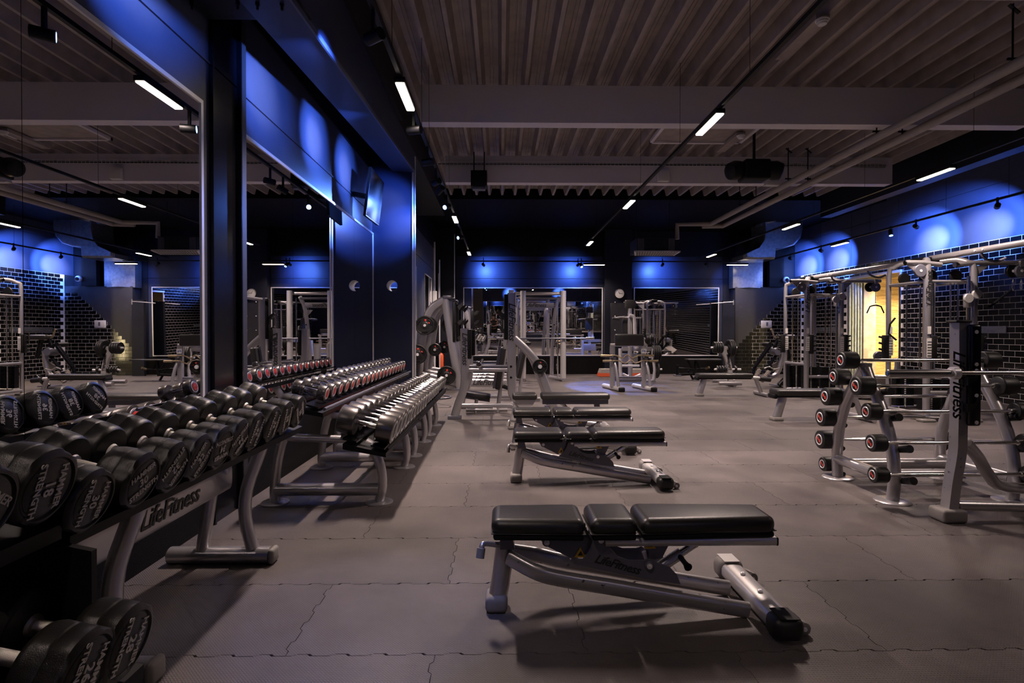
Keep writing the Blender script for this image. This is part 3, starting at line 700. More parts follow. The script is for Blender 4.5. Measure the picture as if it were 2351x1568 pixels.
# ================================================================== ADJUSTABLE BENCHES
YB0 = 2.55
def Bp(x, y, yy=-.12):                       # bench-local point: front bench of the photograph
    p = T(x, y, YB0+yy); return V((p.x, yy, p.z))
def make_bench(label):
    t = thing('adjustable_bench', label, 'weight bench', (0, 0, 0), 'adjustable benches in a row')
    y0 = -.125
    for (xa, xb, ya, yb, nose) in ((1128, 1345, 1197, 1232, 0), (1357, 1466, 1196, 1233, 1), (1474, 1791, 1197, 1232, 2)):
        a = Bp(xa, ya, y0); b = Bp(xb, yb, y0); c = (a+b)/2; hx = (b.x-a.x)/2; hz = .043
        def fn(p, hx=hx, nose=nose):
            k = max(0, (abs(p.x)-hx*.55)/(hx*.45)) if nose != 1 else 0
            q = V(p)
            if nose == 2 and p.x > 0: q.y *= 1-.30*max(0, (p.x-hx*.55)/(hx*.45))**1.5
            if nose == 0 and p.x < 0: q.y *= 1-.12*max(0, (-p.x-hx*.5)/(hx*.5))
            if nose == 0: q.z += -.006*(1-(p.x/hx)**2)
            return q
        pad = MB().rbox((c.x, 0, .418), (hx, .135, .040), .038, 6, fn).build('seat_pad' if nose == 0 else 'middle_pad' if nose == 1 else 'back_pad', 'vinyl', t)
        MB().rbox((c.x, 0, .376), (hx-.008, .130, .013), .010, 2, fn).build('pad_base', 'black', pad)
        MB().rbox((c.x, 0, .394), (hx+.0015, .1365, .0022), .002, 1, fn).build('piping', 'vinyl', pad)
    # frame under back pad
    f0, f1 = Bp(1388, 1240, -.06), Bp(1778, 1240, -.06)
    for s_ in (-1, 1): MB().tube([(f0.x, s_*.06, .338), (f1.x, s_*.06, .338)], .021, 10, 1.2, sq=.6).build('pad_rail', 'pale', t)
    MB().rbox((f1.x+.004, 0, .338), (.006, .085, .02), .005, 1).build('end_cap', 'black', t)
    # front leg, rubber foot
    MB().tube([Bp(1160, 1250, 0), Bp(1150, 1330, 0), Bp(1138, 1398, 0)], .036, 14, 1.25).build('front_leg', 'silver', t)
    MB().rbox((Bp(1140, 1400, 0).x, 0, .038), (.052, .060, .038), .022, 3).build('rubber_foot', 'greyrub', t)
    p = Bp(1166, 1238, -.05)
    MB().prism([Bp(1148, 1262, -.05), Bp(1148, 1238, -.05), Bp(1158, 1230, -.05), Bp(1176, 1232, -.05), Bp(1182, 1262, -.05)], (0, .10, 0)).build('hinge_bracket', 'plate', t)
    # handle
    MB().tube([Bp(1160, 1256, 0), Bp(1148, 1252, -.03), Bp(1118, 1248, -.05), Bp(1108, 1250, -.06), Bp(1105, 1262, -.07)], .013, 10, curve=4).build('handle', 'silver', t)
    MB().tube([Bp(1105, 1258, -.07), Bp(1102, 1281, -.08)], .020, 12).build('handle_grip', 'greyrub', t)
    # two main rails
    path = [(1168, 1292), (1200, 1303), (1240, 1316), (1300, 1330), (1400, 1346), (1480, 1360), (1600, 1380), (1716, 1399)]
    for s_ in (-1, 1):
        pts = []
        for x, y in path:
            q = Bp(x, y, -.10); pts.append(V((q.x, s_*(.105 if x > 1230 else .03+.075*(x-1160)/70), q.z)))
        MB().tube(pts, .036, 12, .62, up=(0, 0, 1), curve=3, sq=.7).build('main_rail', 'silverw', t)
    # rear cross beam with rubber ends and wheels
    xr = 1.215
    cb = MB(); cb.tube([(xr-.02, -.31, .062), (xr-.02, .31, .062)], .040, 14, 1.35, up=(0, 0, 1), sq=.65).build('rear_beam', 'pale', t)
    for s_ in (-1, 1):
        MB().rbox((xr-.02, s_*.285, .062), (.066, .055, .050), .035, 4).build('beam_cap', 'greyrub' if s_ > 0 else 'rubber', t)
        MB().box((xr-.06, s_*.285-.05, .110), (xr+.02, s_*.285+.05, .114)).build('grip_plate', 'pale' if s_ > 0 else 'black', t)
        MB().bar((xr+.02, s_*.24, .07), (xr+.075, s_*.24, .045), .03, .03).build('wheel_bracket', 'pale', t)
        w_ = MB().lathe([(-.014, .022), (-.012, .027), (.012, .027), (.014, .022)], (xr+.085, s_*.24, .028), (0, 1, 0), 18).build('wheel', 'greyrub', t)
        MB().lathe([(-.017, .010), (.017, .010)], (xr+.085, s_*.24, .028), (0, 1, 0), 10).build('hub', 'frame', w_)
    for y in (-.07, .11): MB().lathe([(0, .012), (.006, .012), (.010, .007)], (xr-.02, y, .104), (0, 0, 1), 12).build('bolt', 'frame', t)
    # side plates carrying the script, cam plates, struts
    poly = [(1325, 1306), (1345, 1290), (1358, 1270), (1368, 1248), (1382, 1236), (1396, 1246), (1406, 1268), (1424, 1288), (1450, 1296), (1484, 1296), (1497, 1292), (1512, 1300), (1545, 1312), (1562, 1330), (1570, 1352), (1500, 1342), (1400, 1322)]
    for s_ in (-1, 1):
        pts = [Bp(x, y, -.12) for x, y in poly]
        for p_ in pts: p_.y = s_*.075 if s_ < 0 else .068
        pl = MB().prism(pts, (0, .007, 0)).build('side_plate', 'plate', t)
    q = Bp(1422, 1306, -.12); q.y = -.0765
    brand(.056, q, (Bp(1485, 1326).x-Bp(1362, 1292).x, 0, Bp(1485, 1326).z-Bp(1362, 1292).z), (0, 0, 1), t)
    poly2 = [(1236, 1232), (1358, 1232), (1358, 1262), (1340, 1292), (1322, 1300), (1290, 1284), (1258, 1268), (1240, 1250)]
    for s_ in (-1, 1):
        pts = [Bp(x, y, -.12) for x, y in poly2]
        for p_ in pts: p_.y = s_*.05
        MB().prism(pts, (0, .006, 0)).build('cam_plate', 'plate', t)
    MB().box((Bp(1250, 1232, 0).x, -.05, .352), (Bp(1350, 1232, 0).x, .05, .362)).build('pad_plate', 'plate', t)
    for x, y, yy in ((1166, 1240, -.05), (1258, 1257, -.05), (1383, 1247, -.075), (1496, 1307, -.075)):
        p = Bp(x, y, -.12); p.y = yy
        b_ = MB().lathe([(0, .021), (-.010, .021), (-.013, .016)], p, (0, 1, 0), 20).build('pivot_bolt', 'plate', t)
        MB().lathe([(-.013, .013), (-.016, .013)], p, (0, 1, 0), 14).build('bolt_ring', 'frame', b_)
        MB().lathe([(-.016, .006), (-.020, .005)], p, (0, 1, 0), 8).build('bolt_head', 'frame', b_)
    # adjuster tube with plunger
    a, b = Bp(1508, 1306, 0), Bp(1588, 1254, 0)
    MB().tube([a, a.lerp(b, .7)], .026, 12).build('adjuster_tube', 'silver', t)
    MB().tube([a.lerp(b, .62), b, b.lerp(a, -.25)], .017, 12).build('adjuster_rod', 'chrome', t)
    c = a.lerp(b, .62); MB().tube([c+V((0, -.02, 0)), c+V((.01, -.07, -.012)), c+V((.012, -.10, -.016))], [.012, .012, .019], 12).build('plunger_knob', 'black', t)
    MB().tube([Bp(1494, 1305, -.02), Bp(1478, 1266, -.02)], .011, 10).build('stop_pin', 'frame', t)
    MB().prism([Bp(1490, 1250, -.04), Bp(1536, 1250, -.04), Bp(1520, 1282, -.04), Bp(1488, 1286, -.04)], (0, .08, 0)).build('hinge_block', 'plate', t)
    for x, y, yy in ((1337, 1284, -.0535), (1503, 1265, -.0435)):
        p = Bp(x, y, -.12); p.y = yy; s_ = .028
        lb = MB().prism([p+V((-s_, 0, -s_*.7)), p+V((s_, 0, -s_*.7)), p+V((0, 0, s_))], (0, -.001, 0)).build('warning_label', 'yellow', t)
        r = s_*.42; MB().prism([p+V((-r, -.0012, -r*.9)), p+V((r, -.0012, -r*.9)), p+V((r*.3, -.0012, r)), p+V((-r*.3, -.0012, r*.3))], (0, -.0006, 0)).build('warning_print', 'ink', lb)
    return t
b1 = make_bench('adjustable bench closest to the camera, its whole side frame in view')
b1.location = (0, YB0, 0)
dup(b1, (T(1190, 1112, 4.75).x, 4.72, 0), label='second adjustable bench, its script plate showing above the nearest bench')
dup(b1, (T(1186, 1000, 6.05).x, 6.02, 0), label='third adjustable bench, half hidden behind the second one')
# fourth bench: seat and long back pad with a gap
t = thing('adjustable_bench', 'farthest bench of the row, with a short seat and a longer back pad apart', 'weight bench', (T(1178, 905, 7.3).x, 7.3, 0), 'adjustable benches in a row')
y = 7.3
def P7(x, y_, d=0): p = T(x, y_, 7.3); p.y += d; return p
for xa, xb, nm in ((1176, 1232, 'seat_pad'), (1241, 1397, 'back_pad')):
    a, b = P7(xa, 905), P7(xb, 905); MB().rbox(((a.x+b.x)/2, y, .44), ((b.x-a.x)/2, .13, .042), .032, 4).build(nm, 'vinyl', t)
a, b = P7(1245, 925), P7(1395, 925); MB().box((a.x, y-.05, .335), (b.x, y+.05, .395)).build('pad_rail', 'plate', t)
MB().prism([P7(1180, 916, -.06), P7(1230, 916, -.06), P7(1222, 930, -.06), P7(1205, 944, -.06), P7(1188, 930, -.06)], (0, .12, 0)).build('seat_bracket', 'pale', t)
MB().tube([P7(1186, 925), P7(1178, 960), P7(1176, 985)], .04, 10).build('front_leg', 'pale', t)
MB().rbox((P7(1176, 980).x, y, .03), (.06, .06, .03), .02).build('rubber_foot', 'greyrub', t)
MB().tube([P7(1188, 940), P7(1240, 955), P7(1380, 975)], .045, 10, curve=3).build('main_rail', 'silver', t)
MB().tube([(P7(1385, 975).x, y-.3, .05), (P7(1385, 975).x, y+.3, .05)], .05, 10).build('rear_beam', 'pale', t)
MB().tube([P7(1290, 925), P7(1310, 950)], .03, 8).build('adjuster_tube', 'pale', t)
MB().prism([P7(1297, 938, -.08), P7(1306, 938, -.08), P7(1301, 930, -.08)], (0, .01, 0)).build('warning_label', 'yellow', t)
MB().tube([P7(1370, 925), P7(1372, 965)], .04, 8).build('rear_strut', 'plate', t)

# flat benches with a roller end on the tiled side
def flat_bench(label):
    t = thing('flat_bench', label, 'weight bench', (0, 0, 0), 'flat roller benches on the open floor')
    MB().rbox((.55, 0, .415), (.55, .14, .045), .03, 4).build('seat_pad', 'vinyl', t)
    MB().rbox((.55, 0, .362), (.53, .10, .018), .012, 2).build('pad_frame', 'black', t)
    MB().rbox((-.005, 0, .36), (.03, .10, .035), .02, 3).build('end_cap', 'black', t)
    MB().tube([(.15, 0, .355), (.055, 0, .04)], .048, 14, 1.3).build('front_leg', 'silver', t)
    MB().rbox((.05, 0, .025), (.075, .085, .025), .018, 2).build('rubber_foot', 'greyrub', t)
    MB().tube([(1.08, 0, .37), (1.28, 0, .36)], .035, 12).build('extension_tube', 'pale', t)
    MB().tube([(1.28, -.02, .35), (1.50, 0, .33)], .05, 12).build('foam_roller', 'rubber', t)
    MB().tube([(1.20, 0, .36), (1.32, 0, .05)], .04, 12).build('rear_leg', 'silver', t)
    MB().tube([(1.32, -.28, .04), (1.32, .28, .04)], .038, 12).build('rear_foot', 'silver', t)
    return t
fb1 = flat_bench('flat bench standing before the plate tree, its pad end on')
fb1.location = (T(1600, 870, 11.0).x, 11.0, 0)
dup(fb1, (T(1775, 900, 7.95).x, 7.95, 0), label='flat bench partly hidden behind the fixed barbell rack')

# ================================================================== DUMBBELLS, LARGE BLACK ONES
def big_bell(L, R, num, spin):
    t = thing('dumbbell', 'x', 'dumbbell')
    def rf(j, a):                       # raised lobes around the outer half of the head
        k = math.cos(4*a+.6); return 1.0 if j in (0, 1, 2, 8, 9, 10, 11, 12) else (1.035 if k > -.55 else .975)
    hw = .118
    for s_ in (-1, 1):
        o = V((s_*(L/2), 0, 0)); ax = (-s_, 0, 0)
        prof = [(.006, R*.80), (.0, R*.84), (.002, R*.93), (.010, R*1.0), (.016, R*1.0), (.052, R*1.0), (.056, R*.97), (.060, R), (hw-.02, R*.99), (hw-.006, R*.95), (hw, R*.88), (hw+.002, R*.4), (hw+.004, R*.25)]
        h = MB().lathe(prof, o, ax, 48, True, rf).build('head', 'hammer', t)
        MB().lathe([(.0055, R*.79), (.004, R*.76), (.004, R*.70)], o, ax, 40).build('end_disc', 'disc', h)
        MB().lathe([(.0035, R*.735), (.0025, R*.72)], o, ax, 40).build('rim_ring', 'hammer', h)
        if True:
            yd = V((0, math.sin(spin), math.cos(spin))); xd = V((0, math.cos(spin), -math.sin(spin)))*s_
            for tx, sz, dy in (('HAMMER', R*.30, R*.36), (num, R*.44, 0), ('STRENGTH', R*.29, -R*.36)):
                text(tx, sz, o+V((.0008*s_, 0, 0))+yd*dy, xd, yd, 'lblgrey', h, bold=sz*.022)
    MB().lathe([(-L/2+hw, .030), (-L/2+hw+.012, .026), (-L/2+hw+.014, .016), (-.03, .0175), (.03, .0175), (L/2-hw-.014, .016), (L/2-hw-.012, .026), (L/2-hw, .030)], (0, 0, 0), (1, 0, 0), 16).build('handle', 'knurl', t)
    return t
protos = {}
def place_bell(pos, num, R, L, spin, label, tilt, group):
    t = big_bell(L, R, num, spin)
    t['label'] = label; t['group'] = group
    t.location = pos; t.rotation_euler = (0, tilt, 0)
    return t
# outer faces along the shelf: (x, y) of the face centre in the photograph
XF = -1.175
tops = [(215, 1152, '30', 1.75), (330, 1105, '30', -.38), (404, 1075, '32', 2.3), (462, 1052, '32', -.9), (512, 1030, '34', 3.1), (553, 1010, '34', 2.5), (590, 992, '36', -1.3), (630, 975, '36', 1.8), (660, 961, '38', 1.4), (689, 947, '38', .9)]
TIL = .26; GA = 'black dumbbells on the long near shelf'
for k, (x, y_, num, sp) in enumerate(tops):
    p = TX(x, y_, XF); L, R = .36, .092
    c = p-V((math.cos(TIL), 0, -math.sin(TIL)))*(L/2)
    place_bell(c, num, R, L, sp, 'big black dumbbell marked %s, %s along the long upper shelf, counted from the camera' % (num, ORD[k]), TIL, GA)
low = [(300, 1478, '28', 1.85), (200, 1545, '26', 1.9)]
for k, (x, y_, num, sp) in enumerate(low):
    p = TX(x, y_, -.97); L, R = .38, .098
    c = p-V((math.cos(.2), 0, -math.sin(.2)))*(L/2)
    place_bell(c, num, R, L, sp, ('black dumbbell marked 28 at the far end of the lower shelf', 'black dumbbell cut by the picture edge on the lower shelf')[k], .2, 'black dumbbells on the lower near shelf')
near_top = [(112, 1122, '18', 1.6), (-40, 1172, '18', .6)]
for k, (x, y_, num, sp) in enumerate(near_top):
    p = TX(x, y_, -1.16); L, R = .37, .099
    c = p-V((math.cos(TIL), 0, -math.sin(TIL)))*(L/2)
    place_bell(c, num, R, L, sp, ('black dumbbell marked 18, its round face toward the camera', 'black dumbbell cut off at the near end of the upper shelf')[k], TIL, 'black dumbbells on the near shelf end')
# ---------------- near racks
def cradle_shelf(t, x0, x1, y0, y1, z0, z1, name='shelf'):
    # sloping tray between (x0,z0) outer and (x1,z1) inner
    MB().prism([(x0, y0, z0), (x1, y0, z1), (x1, y0, z1-.03), (x0, y0, z0-.03)], (0, y1-y0, 0)).build(name, 'black', t)
t = thing('dumbbell_rack', 'near dumbbell rack with grey legs and one long black shelf', 'dumbbell rack', (-1.5, 2.0, 0))
ez = XF
zc = 1.3+ (762-1105)/1250*0
pF = TX(330, 1105, XF); zt0 = pF.z-.105
MB().prism([(XF-.05, 1.56, zt0+.015), (XF-.335, 1.56, zt0+.09), (XF-.335, 1.56, zt0+.06), (XF-.05, 1.56, zt0-.015)], (0, 1.81, 0)).build('shelf', 'black', t)
for Y in (2.03, 3.08):
    MB().tube([(-1.30, Y, .045), (-1.86, Y, .045)], .045, 14, 1.1).build('foot_tube', 'silver', t)
    MB().rbox((-1.285, Y, .045), (.018, .046, .042), .018, 3).build('foot_cap', 'greyrub', t)
    MB().tube([(-1.40, Y, .08), (-1.44, Y, .25), (-1.43, Y, .42), (-1.36, Y, .62), (-1.33, Y, .72)], .042, 12, .8, up=(0, 1, 0), curve=3).build('front_leg', 'silver', t)
    MB().tube([(-1.68, Y, .08), (-1.60, Y, .58), (-1.56, Y, .74)], .042, 12, .8, up=(0, 1, 0)).build('rear_leg', 'silver', t)
MB().tube([(-1.53, 1.56, .50), (-1.53, 3.06, .50)], .078, 14, .35, up=(0, 0, 1), sq=.6).build('long_beam', 'silver', t)
for (a, b) in (((-1.500, 2.50, .50), 0),): brand(.115, V(a), (0, 1, 0), (0, 0, 1), t)
MB().lathe([(0, .012), (.01, .012)], (-1.5, 2.98, .54), (1, 0, 0), 10).build('bolt', 'frame', t)
t = thing('dumbbell_rack', 'two-shelf dumbbell rack cut off at the edge of the picture', 'dumbbell rack', (-1.4, 1.0, 0))
MB().prism([(-1.20, .35, .775), (-1.50, .35, .85), (-1.50, .35, .80), (-1.20, .35, .735)], (0, 1.15, 0)).build('upper_shelf', 'black', t)
MB().prism([(-1.0, .35, .37), (-1.36, .35, .44), (-1.36, .35, .40), (-1.0, .35, .33)], (0, 1.18, 0)).build('lower_shelf', 'black', t)
MB().prism([(-1.12, 1.50, .30), (-1.12, 1.50, .70), (-1.5, 1.50, .78), (-1.55, 1.50, .30)], (0, .02, 0)).build('end_plate', 'black', t)
for Y in (.6, 1.46):
    MB().tube([(-1.10, Y, .045), (-1.8, Y, .045)], .045, 14).build('foot_tube', 'silver', t)
    MB().tube([(-1.5, Y, .08), (-1.52, Y, .8)], .04, 12).build('upright', 'silver', t)

# ================================================================== ROUND DUMBBELLS ON THREE RACKS
def small_bell(R, hw, L, red=True):
    t = thing('dumbbell', 'x', 'dumbbell')
    for s_ in (-1, 1):
        o = V((s_*L/2, 0, 0)); ax = (-s_, 0, 0)
        h = MB().lathe([(.0, R*.80), (.001, R*.86), (.004, R*.97), (.010, R), (hw-.008, R), (hw, R*.94)], o, ax, 32).build('head', 'satin', t)
        MB().lathe([(-.001, R*.74), (-.003, R*.72), (-.003, R*.60), (-.001, R*.58)], o, ax, 28).build('steel_ring', 'frame', h)
        MB().lathe([(-.0035, R*.50), (-.0045, R*.48)], o, ax, 20).build('end_label', 'red' if (red or s_ < 0) else 'disc', h)
    MB().lathe([(-L/2+hw, .022), (-L/2+hw+.008, .022), (-L/2+hw+.010, .0165), (-.03, .019), (.03, .019), (L/2-hw-.010, .0165), (L/2-hw-.008, .022), (L/2-hw, .022)], (0, 0, 0), (1, 0, 0), 14).build('handle', 'chrome', t)
    return t
KS = [(.105, .125, .41), (.096, .115, .39), (.086, .10, .36), (.078, .09, .33), (.060, .060, .25), (.067, .070, .27)]
kinds = [small_bell(*k, red=i > 3) for i, k in enumerate(KS)]
used = set()
def put_small(k, pos, tilt, label, group):
    src = kinds[k]
    if k in used: o = dup(src)
    else: o = src; used.add(k)
    o['label'] = label; o['group'] = group; o.location = pos; o.rotation_euler = (0, tilt, 0)
NB = 23
TB = .24
for i in range(NB):                          # lower tier
    Y = 4.05+i*.184 if i > 3 else 4.05+i*.19
    kk = 0 if i < 4 else 1 if i < 11 else 2 if i < 18 else 3
    R, _, L = KS[kk]
    put_small(kk, (-.99, Y, .51+R), TB, 'round steel-ended dumbbell on the lower shelf, %s from the camera' % ORD[i], 'round dumbbells on the lower shelf')
NT = 19
for i in range(NT):
    Y = 4.14+i*.18
    kk = 4 if i < 6 else 5
    R, _, L = KS[kk]
    put_small(kk, (-1.44, Y, .80+R), TB*.9, 'round dumbbell with red end label on the top shelf, %s from the camera' % ORD[i], 'round dumbbells on the top shelf')
def rack(y0, y1, legs, top_end, label):
    t = thing('dumbbell_rack', label, 'dumbbell rack', (-1.3, y0, 0), 'two-tier racks along the mirror')
    for (xc, zc, ye) in ((-.99, .505, y1), (-1.44, .795, top_end)):
        for dx in ((-.10, .10) if xc > -1.2 else (-.075, .075)):
            z = zc-.01-dx*.25
            MB().prism([(xc+dx-.05, y0, z+.018), (xc+dx+.05, y0, z-.008), (xc+dx+.05, y0, z-.020), (xc+dx-.05, y0, z+.004)], (0, ye-y0, 0)).build('shelf_strip', 'blackg', t)
        MB().tube([(xc+.17, y0, zc-.05), (xc+.17, ye, zc-.05)], .012, 8).build('shelf_edge', 'black' if xc > -1.2 else 'plate', t)
        MB().prism([(xc-.15, y0, zc-.01), (xc+.16, y0, zc-.08), (xc+.16, y0, zc-.11), (xc-.15, y0, zc-.05)], (0, ye-y0, 0)).build('shelf_channel', 'black', t)
    for Y in legs:
        MB().tube([(-.93, Y, .01), (-.905, Y, .12), (-.92, Y, .28), (-.98, Y, .42), (-1.03, Y, .46)], .044, 12, .8, up=(0, 1, 0), curve=3).build('front_leg', 'silver', t)
        MB().tube([(-1.72, Y, .01), (-1.72, Y, .15), (-1.67, Y, .45), (-1.56, Y, .66), (-1.50, Y, .73)], .044, 12, .8, up=(0, 1, 0), curve=3).build('rear_leg', 'silver', t)
        MB().tube([(-.93, Y, .10), (-1.72, Y, .10)], .048, 14).build('cross_tube', 'silver', t)
        MB().tube([(-1.05, Y, .455), (-1.15, Y, .48), (-1.62, Y, .50)], .03, 10).build('shelf_arm', 'silver', t)
        for x in (-.93, -1.72): MB().lathe([(0, .105), (.006, .105), (.012, .095), (.014, .045)], (x, Y, 0), (0, 0, 1), 28).build('base_disc', 'silver', t)
    return t
rack(3.93, 5.50, (4.16, 5.24), 5.50, 'two-tier dumbbell rack, first of three along the mirror')
rack(5.53, 6.72, (5.72, 6.46), 6.72, 'two-tier dumbbell rack, the middle one of three')
rack(6.75, 8.22, (6.89, 7.58), 7.65, 'two-tier dumbbell rack reaching the dark pier')

# ================================================================== FIXED BARBELL RACK
BX0, BX1, BYc = T(1985, 840, 4.45).x, T(2240, 840, 4.45).x, 4.45
t = thing('barbell_rack', 'grey a-frame rack holding short fixed barbells on both sides', 'barbell rack', (BX0, BYc, 0))
legn = [(4.12, 0), (4.10, .2), (4.14, .45), (4.25, .70), (4.38, .90), (4.45, 1.03)]
legf = [(4.80, 0), (4.81, .2), (4.78, .45), (4.68, .70), (4.54, .90), (4.46, 1.0)]
for X in (BX0, BX1):
    MB().tube([(X, y, z) for y, z in legn], .046, 14, .85, up=(1, 0, 0), curve=3).build('leg', 'silver', t)
    MB().tube([(X, y, z) for y, z in legf], .046, 14, .85, up=(1, 0, 0), curve=3).build('leg', 'silver', t)
    for y in (4.12, 4.80): MB().lathe([(0, .125), (.006, .125), (.014, .115), (.016, .05)], (X, y, 0), (0, 0, 1), 32).build('base_disc', 'silver', t)
    MB().tube([(X, 4.12, .17), (X, 4.80, .17)], .045, 12).build('side_tube', 'silver', t)
    cr = MB().lathe([(0, .052), (.035, .054), (.035, .043), (.02, .035)], (X, BYc, 1.01), (0, 0, 1), 20).build('top_socket', 'silver', t)
MB().tube([(BX0, 4.62, .17), (BX1, 4.62, .17)], .045, 12).build('tie_tube', 'silver', t)
MB().tube([(BX0, 4.30, .17), (BX1, 4.30, .17)], .03, 12).build('tie_tube', 'silver', t)
nearb = [(1978, 886, 4.25, .076), (2002, 945, 4.16, .066), (2013, 1017, 4.05, .066), (2018, 1090, 4.01, .061)]
farb = [(1925, 865, 4.66, .073), (1906, 910, 4.74, .079), (1895, 958, 4.82, .079), (1893, 1009, 4.88, .082), (1900, 1065, 4.90, .064)]
topb = [(1943, 827, 4.45, .071)]
def barbell(c, R, L, hw, label):
    t = thing('fixed_barbell', label, 'barbell', (0, 0, 0), 'short fixed barbells on the a-frame rack')
    for s_ in (-1, 1):
        o = V((s_*L/2, 0, 0)); ax = (-s_, 0, 0)
        h = MB().lathe([(0, R*.88), (.006, R*.98), (.014, R), (hw-.012, R), (hw-.004, R*.97), (hw, R*.9)], o, ax, 36).build('head', 'rubber', t)
        MB().lathe([(-.001, R*.60), (-.003, R*.58), (-.003, R*.48), (-.001, R*.46)], o, ax, 30).build('steel_ring', 'frame', h)
        MB().lathe([(-.001, R*.46), (-.002, R*.45)], o, ax, 24).build('end_disc', 'disc', h)
        for q, (dy, dz) in enumerate(((.18, .12), (-.16, -.12))): MB().prism([o+V((s_*.002, R*(dy-.13), R*(dz-.20))), o+V((s_*.002, R*(dy+.13), R*(dz-.12))), o+V((s_*.002, R*(dy+.15), R*(dz+.22))), o+V((s_*.002, R*(dy-.10), R*(dz+.10)))], (s_*.001, 0, 0)).build('red_label', 'red', h)
        MB().lathe([(hw, .022), (hw+.035, .020)], o, ax, 14).build('collar', 'chrome', t)
    MB().lathe([(-L/2+hw, .013), (-.30, .0135), (-.2995, .0145), (-.15, .0145), (-.1495, .0135), (.1495, .0135), (.15, .0145), (.2995, .0145), (.30, .0135), (L/2-hw, .013)], (0, 0, 0), (1, 0, 0), 12).build('bar', 'chrome', t)
    t.location = c; return t
wrd = ['topmost', 'upper', 'middle', 'lower', 'bottom']
for k, (x, y_, Y, R) in enumerate(topb+nearb+farb):
    p = T(x, y_, Y); L = T(2278, 827, 4.45).x-T(1920, 827, 4.45).x if k == 0 else 1.26 if k <= 4 else 1.27
    hw = .125 if R > .067 else .10
    lab = 'fixed barbell resting across the very top of the a-frame rack' if k == 0 else ('fixed barbell on the camera side of the rack, %s from the top' % ORD[k-1] if k <= 4 else 'fixed barbell on the far side of the rack, %s from the top' % ORD[k-5])
    barbell(V((p.x-.05+L/2, Y, p.z)), R, L, hw, lab)
for k, (x, y_, Y, R) in enumerate(nearb+farb):
    z = T(x, y_, Y).z-.035
    for X in (BX0, BX1):
        nearside = k < 4; sgn = -1 if nearside else 1; leg = legn if nearside else legf
        yl = min(leg, key=lambda q: abs(q[1]-z))[0]
        if abs(Y-yl) < .04: Y2 = Y+sgn*.05
        else: Y2 = Y+sgn*.04
        MB().tube([(X+.05, yl, z-.035), (X+.05, Y2, z-.002)], [.024, .030], 14).build('saddle_peg', 'rubber', t)
# ================================================================== OLYMPIC BENCH AT THE PICTURE EDGE
YO = 3.70
def O(x, y, Y=YO): return T(x, y, Y)
t = thing('olympic_bench', 'grey olympic press station with black catch plate, cut by the picture edge', 'weight bench', (O(2175, 1205).x, YO, 0))
up_ = [O(2202, 740), O(2202, 900), O(2200, 985), O(2198, 1040), O(2186, 1110), O(2176, 1195)]
MB().tube(up_, .056, 4, .82, up=(0, 1, 0), curve=3, sq=1, smooth=False).build('upright', 'silverw', t)
MB().rbox(O(2202, 738), (.058, .048, .010), .01, 2).build('upright_cap', 'black', t)
MB().rbox((O(2176, 1197).x, YO, .045), (.085, .075, .045), .02, 3).build('rubber_foot', 'greyrub', t)
pl = MB().rbox(O(2216, 860)+V((.012, -.052, 0)), (.042, .022, .345), .018, 4).build('catch_plate', 'blackg', t)
for y_ in (762, 835, 849, 905, 966):
    p = O(2216, y_)+V((.012, -.075, 0)); MB().lathe([(0, .013), (-.003, .013), (-.004, .008)], p, (0, 1, 0), 14).build('plate_bolt', 'frame', pl)
for y_ in (868, 930):
    a = O(2226, y_, YO-.08)
    MB().prism([a+V((-.01, 0, -.05)), a+V((.045, 0, -.02)), a+V((.075, 0, .05)), a+V((.055, 0, .052)), a+V((.035, 0, .01)), a+V((-.01, 0, .005))], (0, .06, 0)).build('catch_hook', 'rubber', t)
brand(.12, O(2190, 880)+V((-.008, -.047, 0)), (0, 0, -1), (1, 0, 0), t)
MB().tube([O(2215, 1015), O(2245, 1050, 3.8), O(2270, 1090, 3.95), O(2310, 1118, 4.0), O(2480, 1125, 4.0)], .04, 12, curve=4).build('rear_tube', 'silver', t)
MB().tube([O(2196, 1160), O(2520, 1168)], .035, 12).build('cross_tube', 'silver', t)
X2 = O(2196, 1160).x+1.22
MB().tube([V((X2+.02, YO, 1.37)), V((X2+.02, YO, .5)), V((X2-.05, YO, .05))], .056, 4, .82, up=(0, 1, 0), smooth=False).build('upright', 'silverw', t)
t = thing('olympic_barbell', 'long steel barbell resting on the press station, its thick sleeve toward the room', 'barbell', O(2037, 857, YO-.11))
a = O(2037, 857, YO-.11); b = O(2190, 856, YO-.11)
MB().lathe([(0, .021), (.004, .0255), ((b-a).length-.02, .0255)], a, (1, 0, 0), 24).build('sleeve', 'steelbar', t)
MB().lathe([((b-a).length-.02, .030), ((b-a).length-.018, .042), ((b-a).length+.022, .042), ((b-a).length+.024, .030)], a, (1, 0, 0), 24).build('sleeve_collar', 'frame', t)
MB().lathe([(-.001, .015), (-.003, .013)], a, (1, 0, 0), 16).build('end_label', 'blueink', t)
MB().tube([b, b+V((1.35, 0, 0))], .014, 14).build('shaft', 'steelbar', t)
MB().lathe([(1.35, .042), (1.39, .042), (1.39, .0255), (1.80, .0255)], b, (1, 0, 0), 20).build('sleeve', 'steelbar', t)
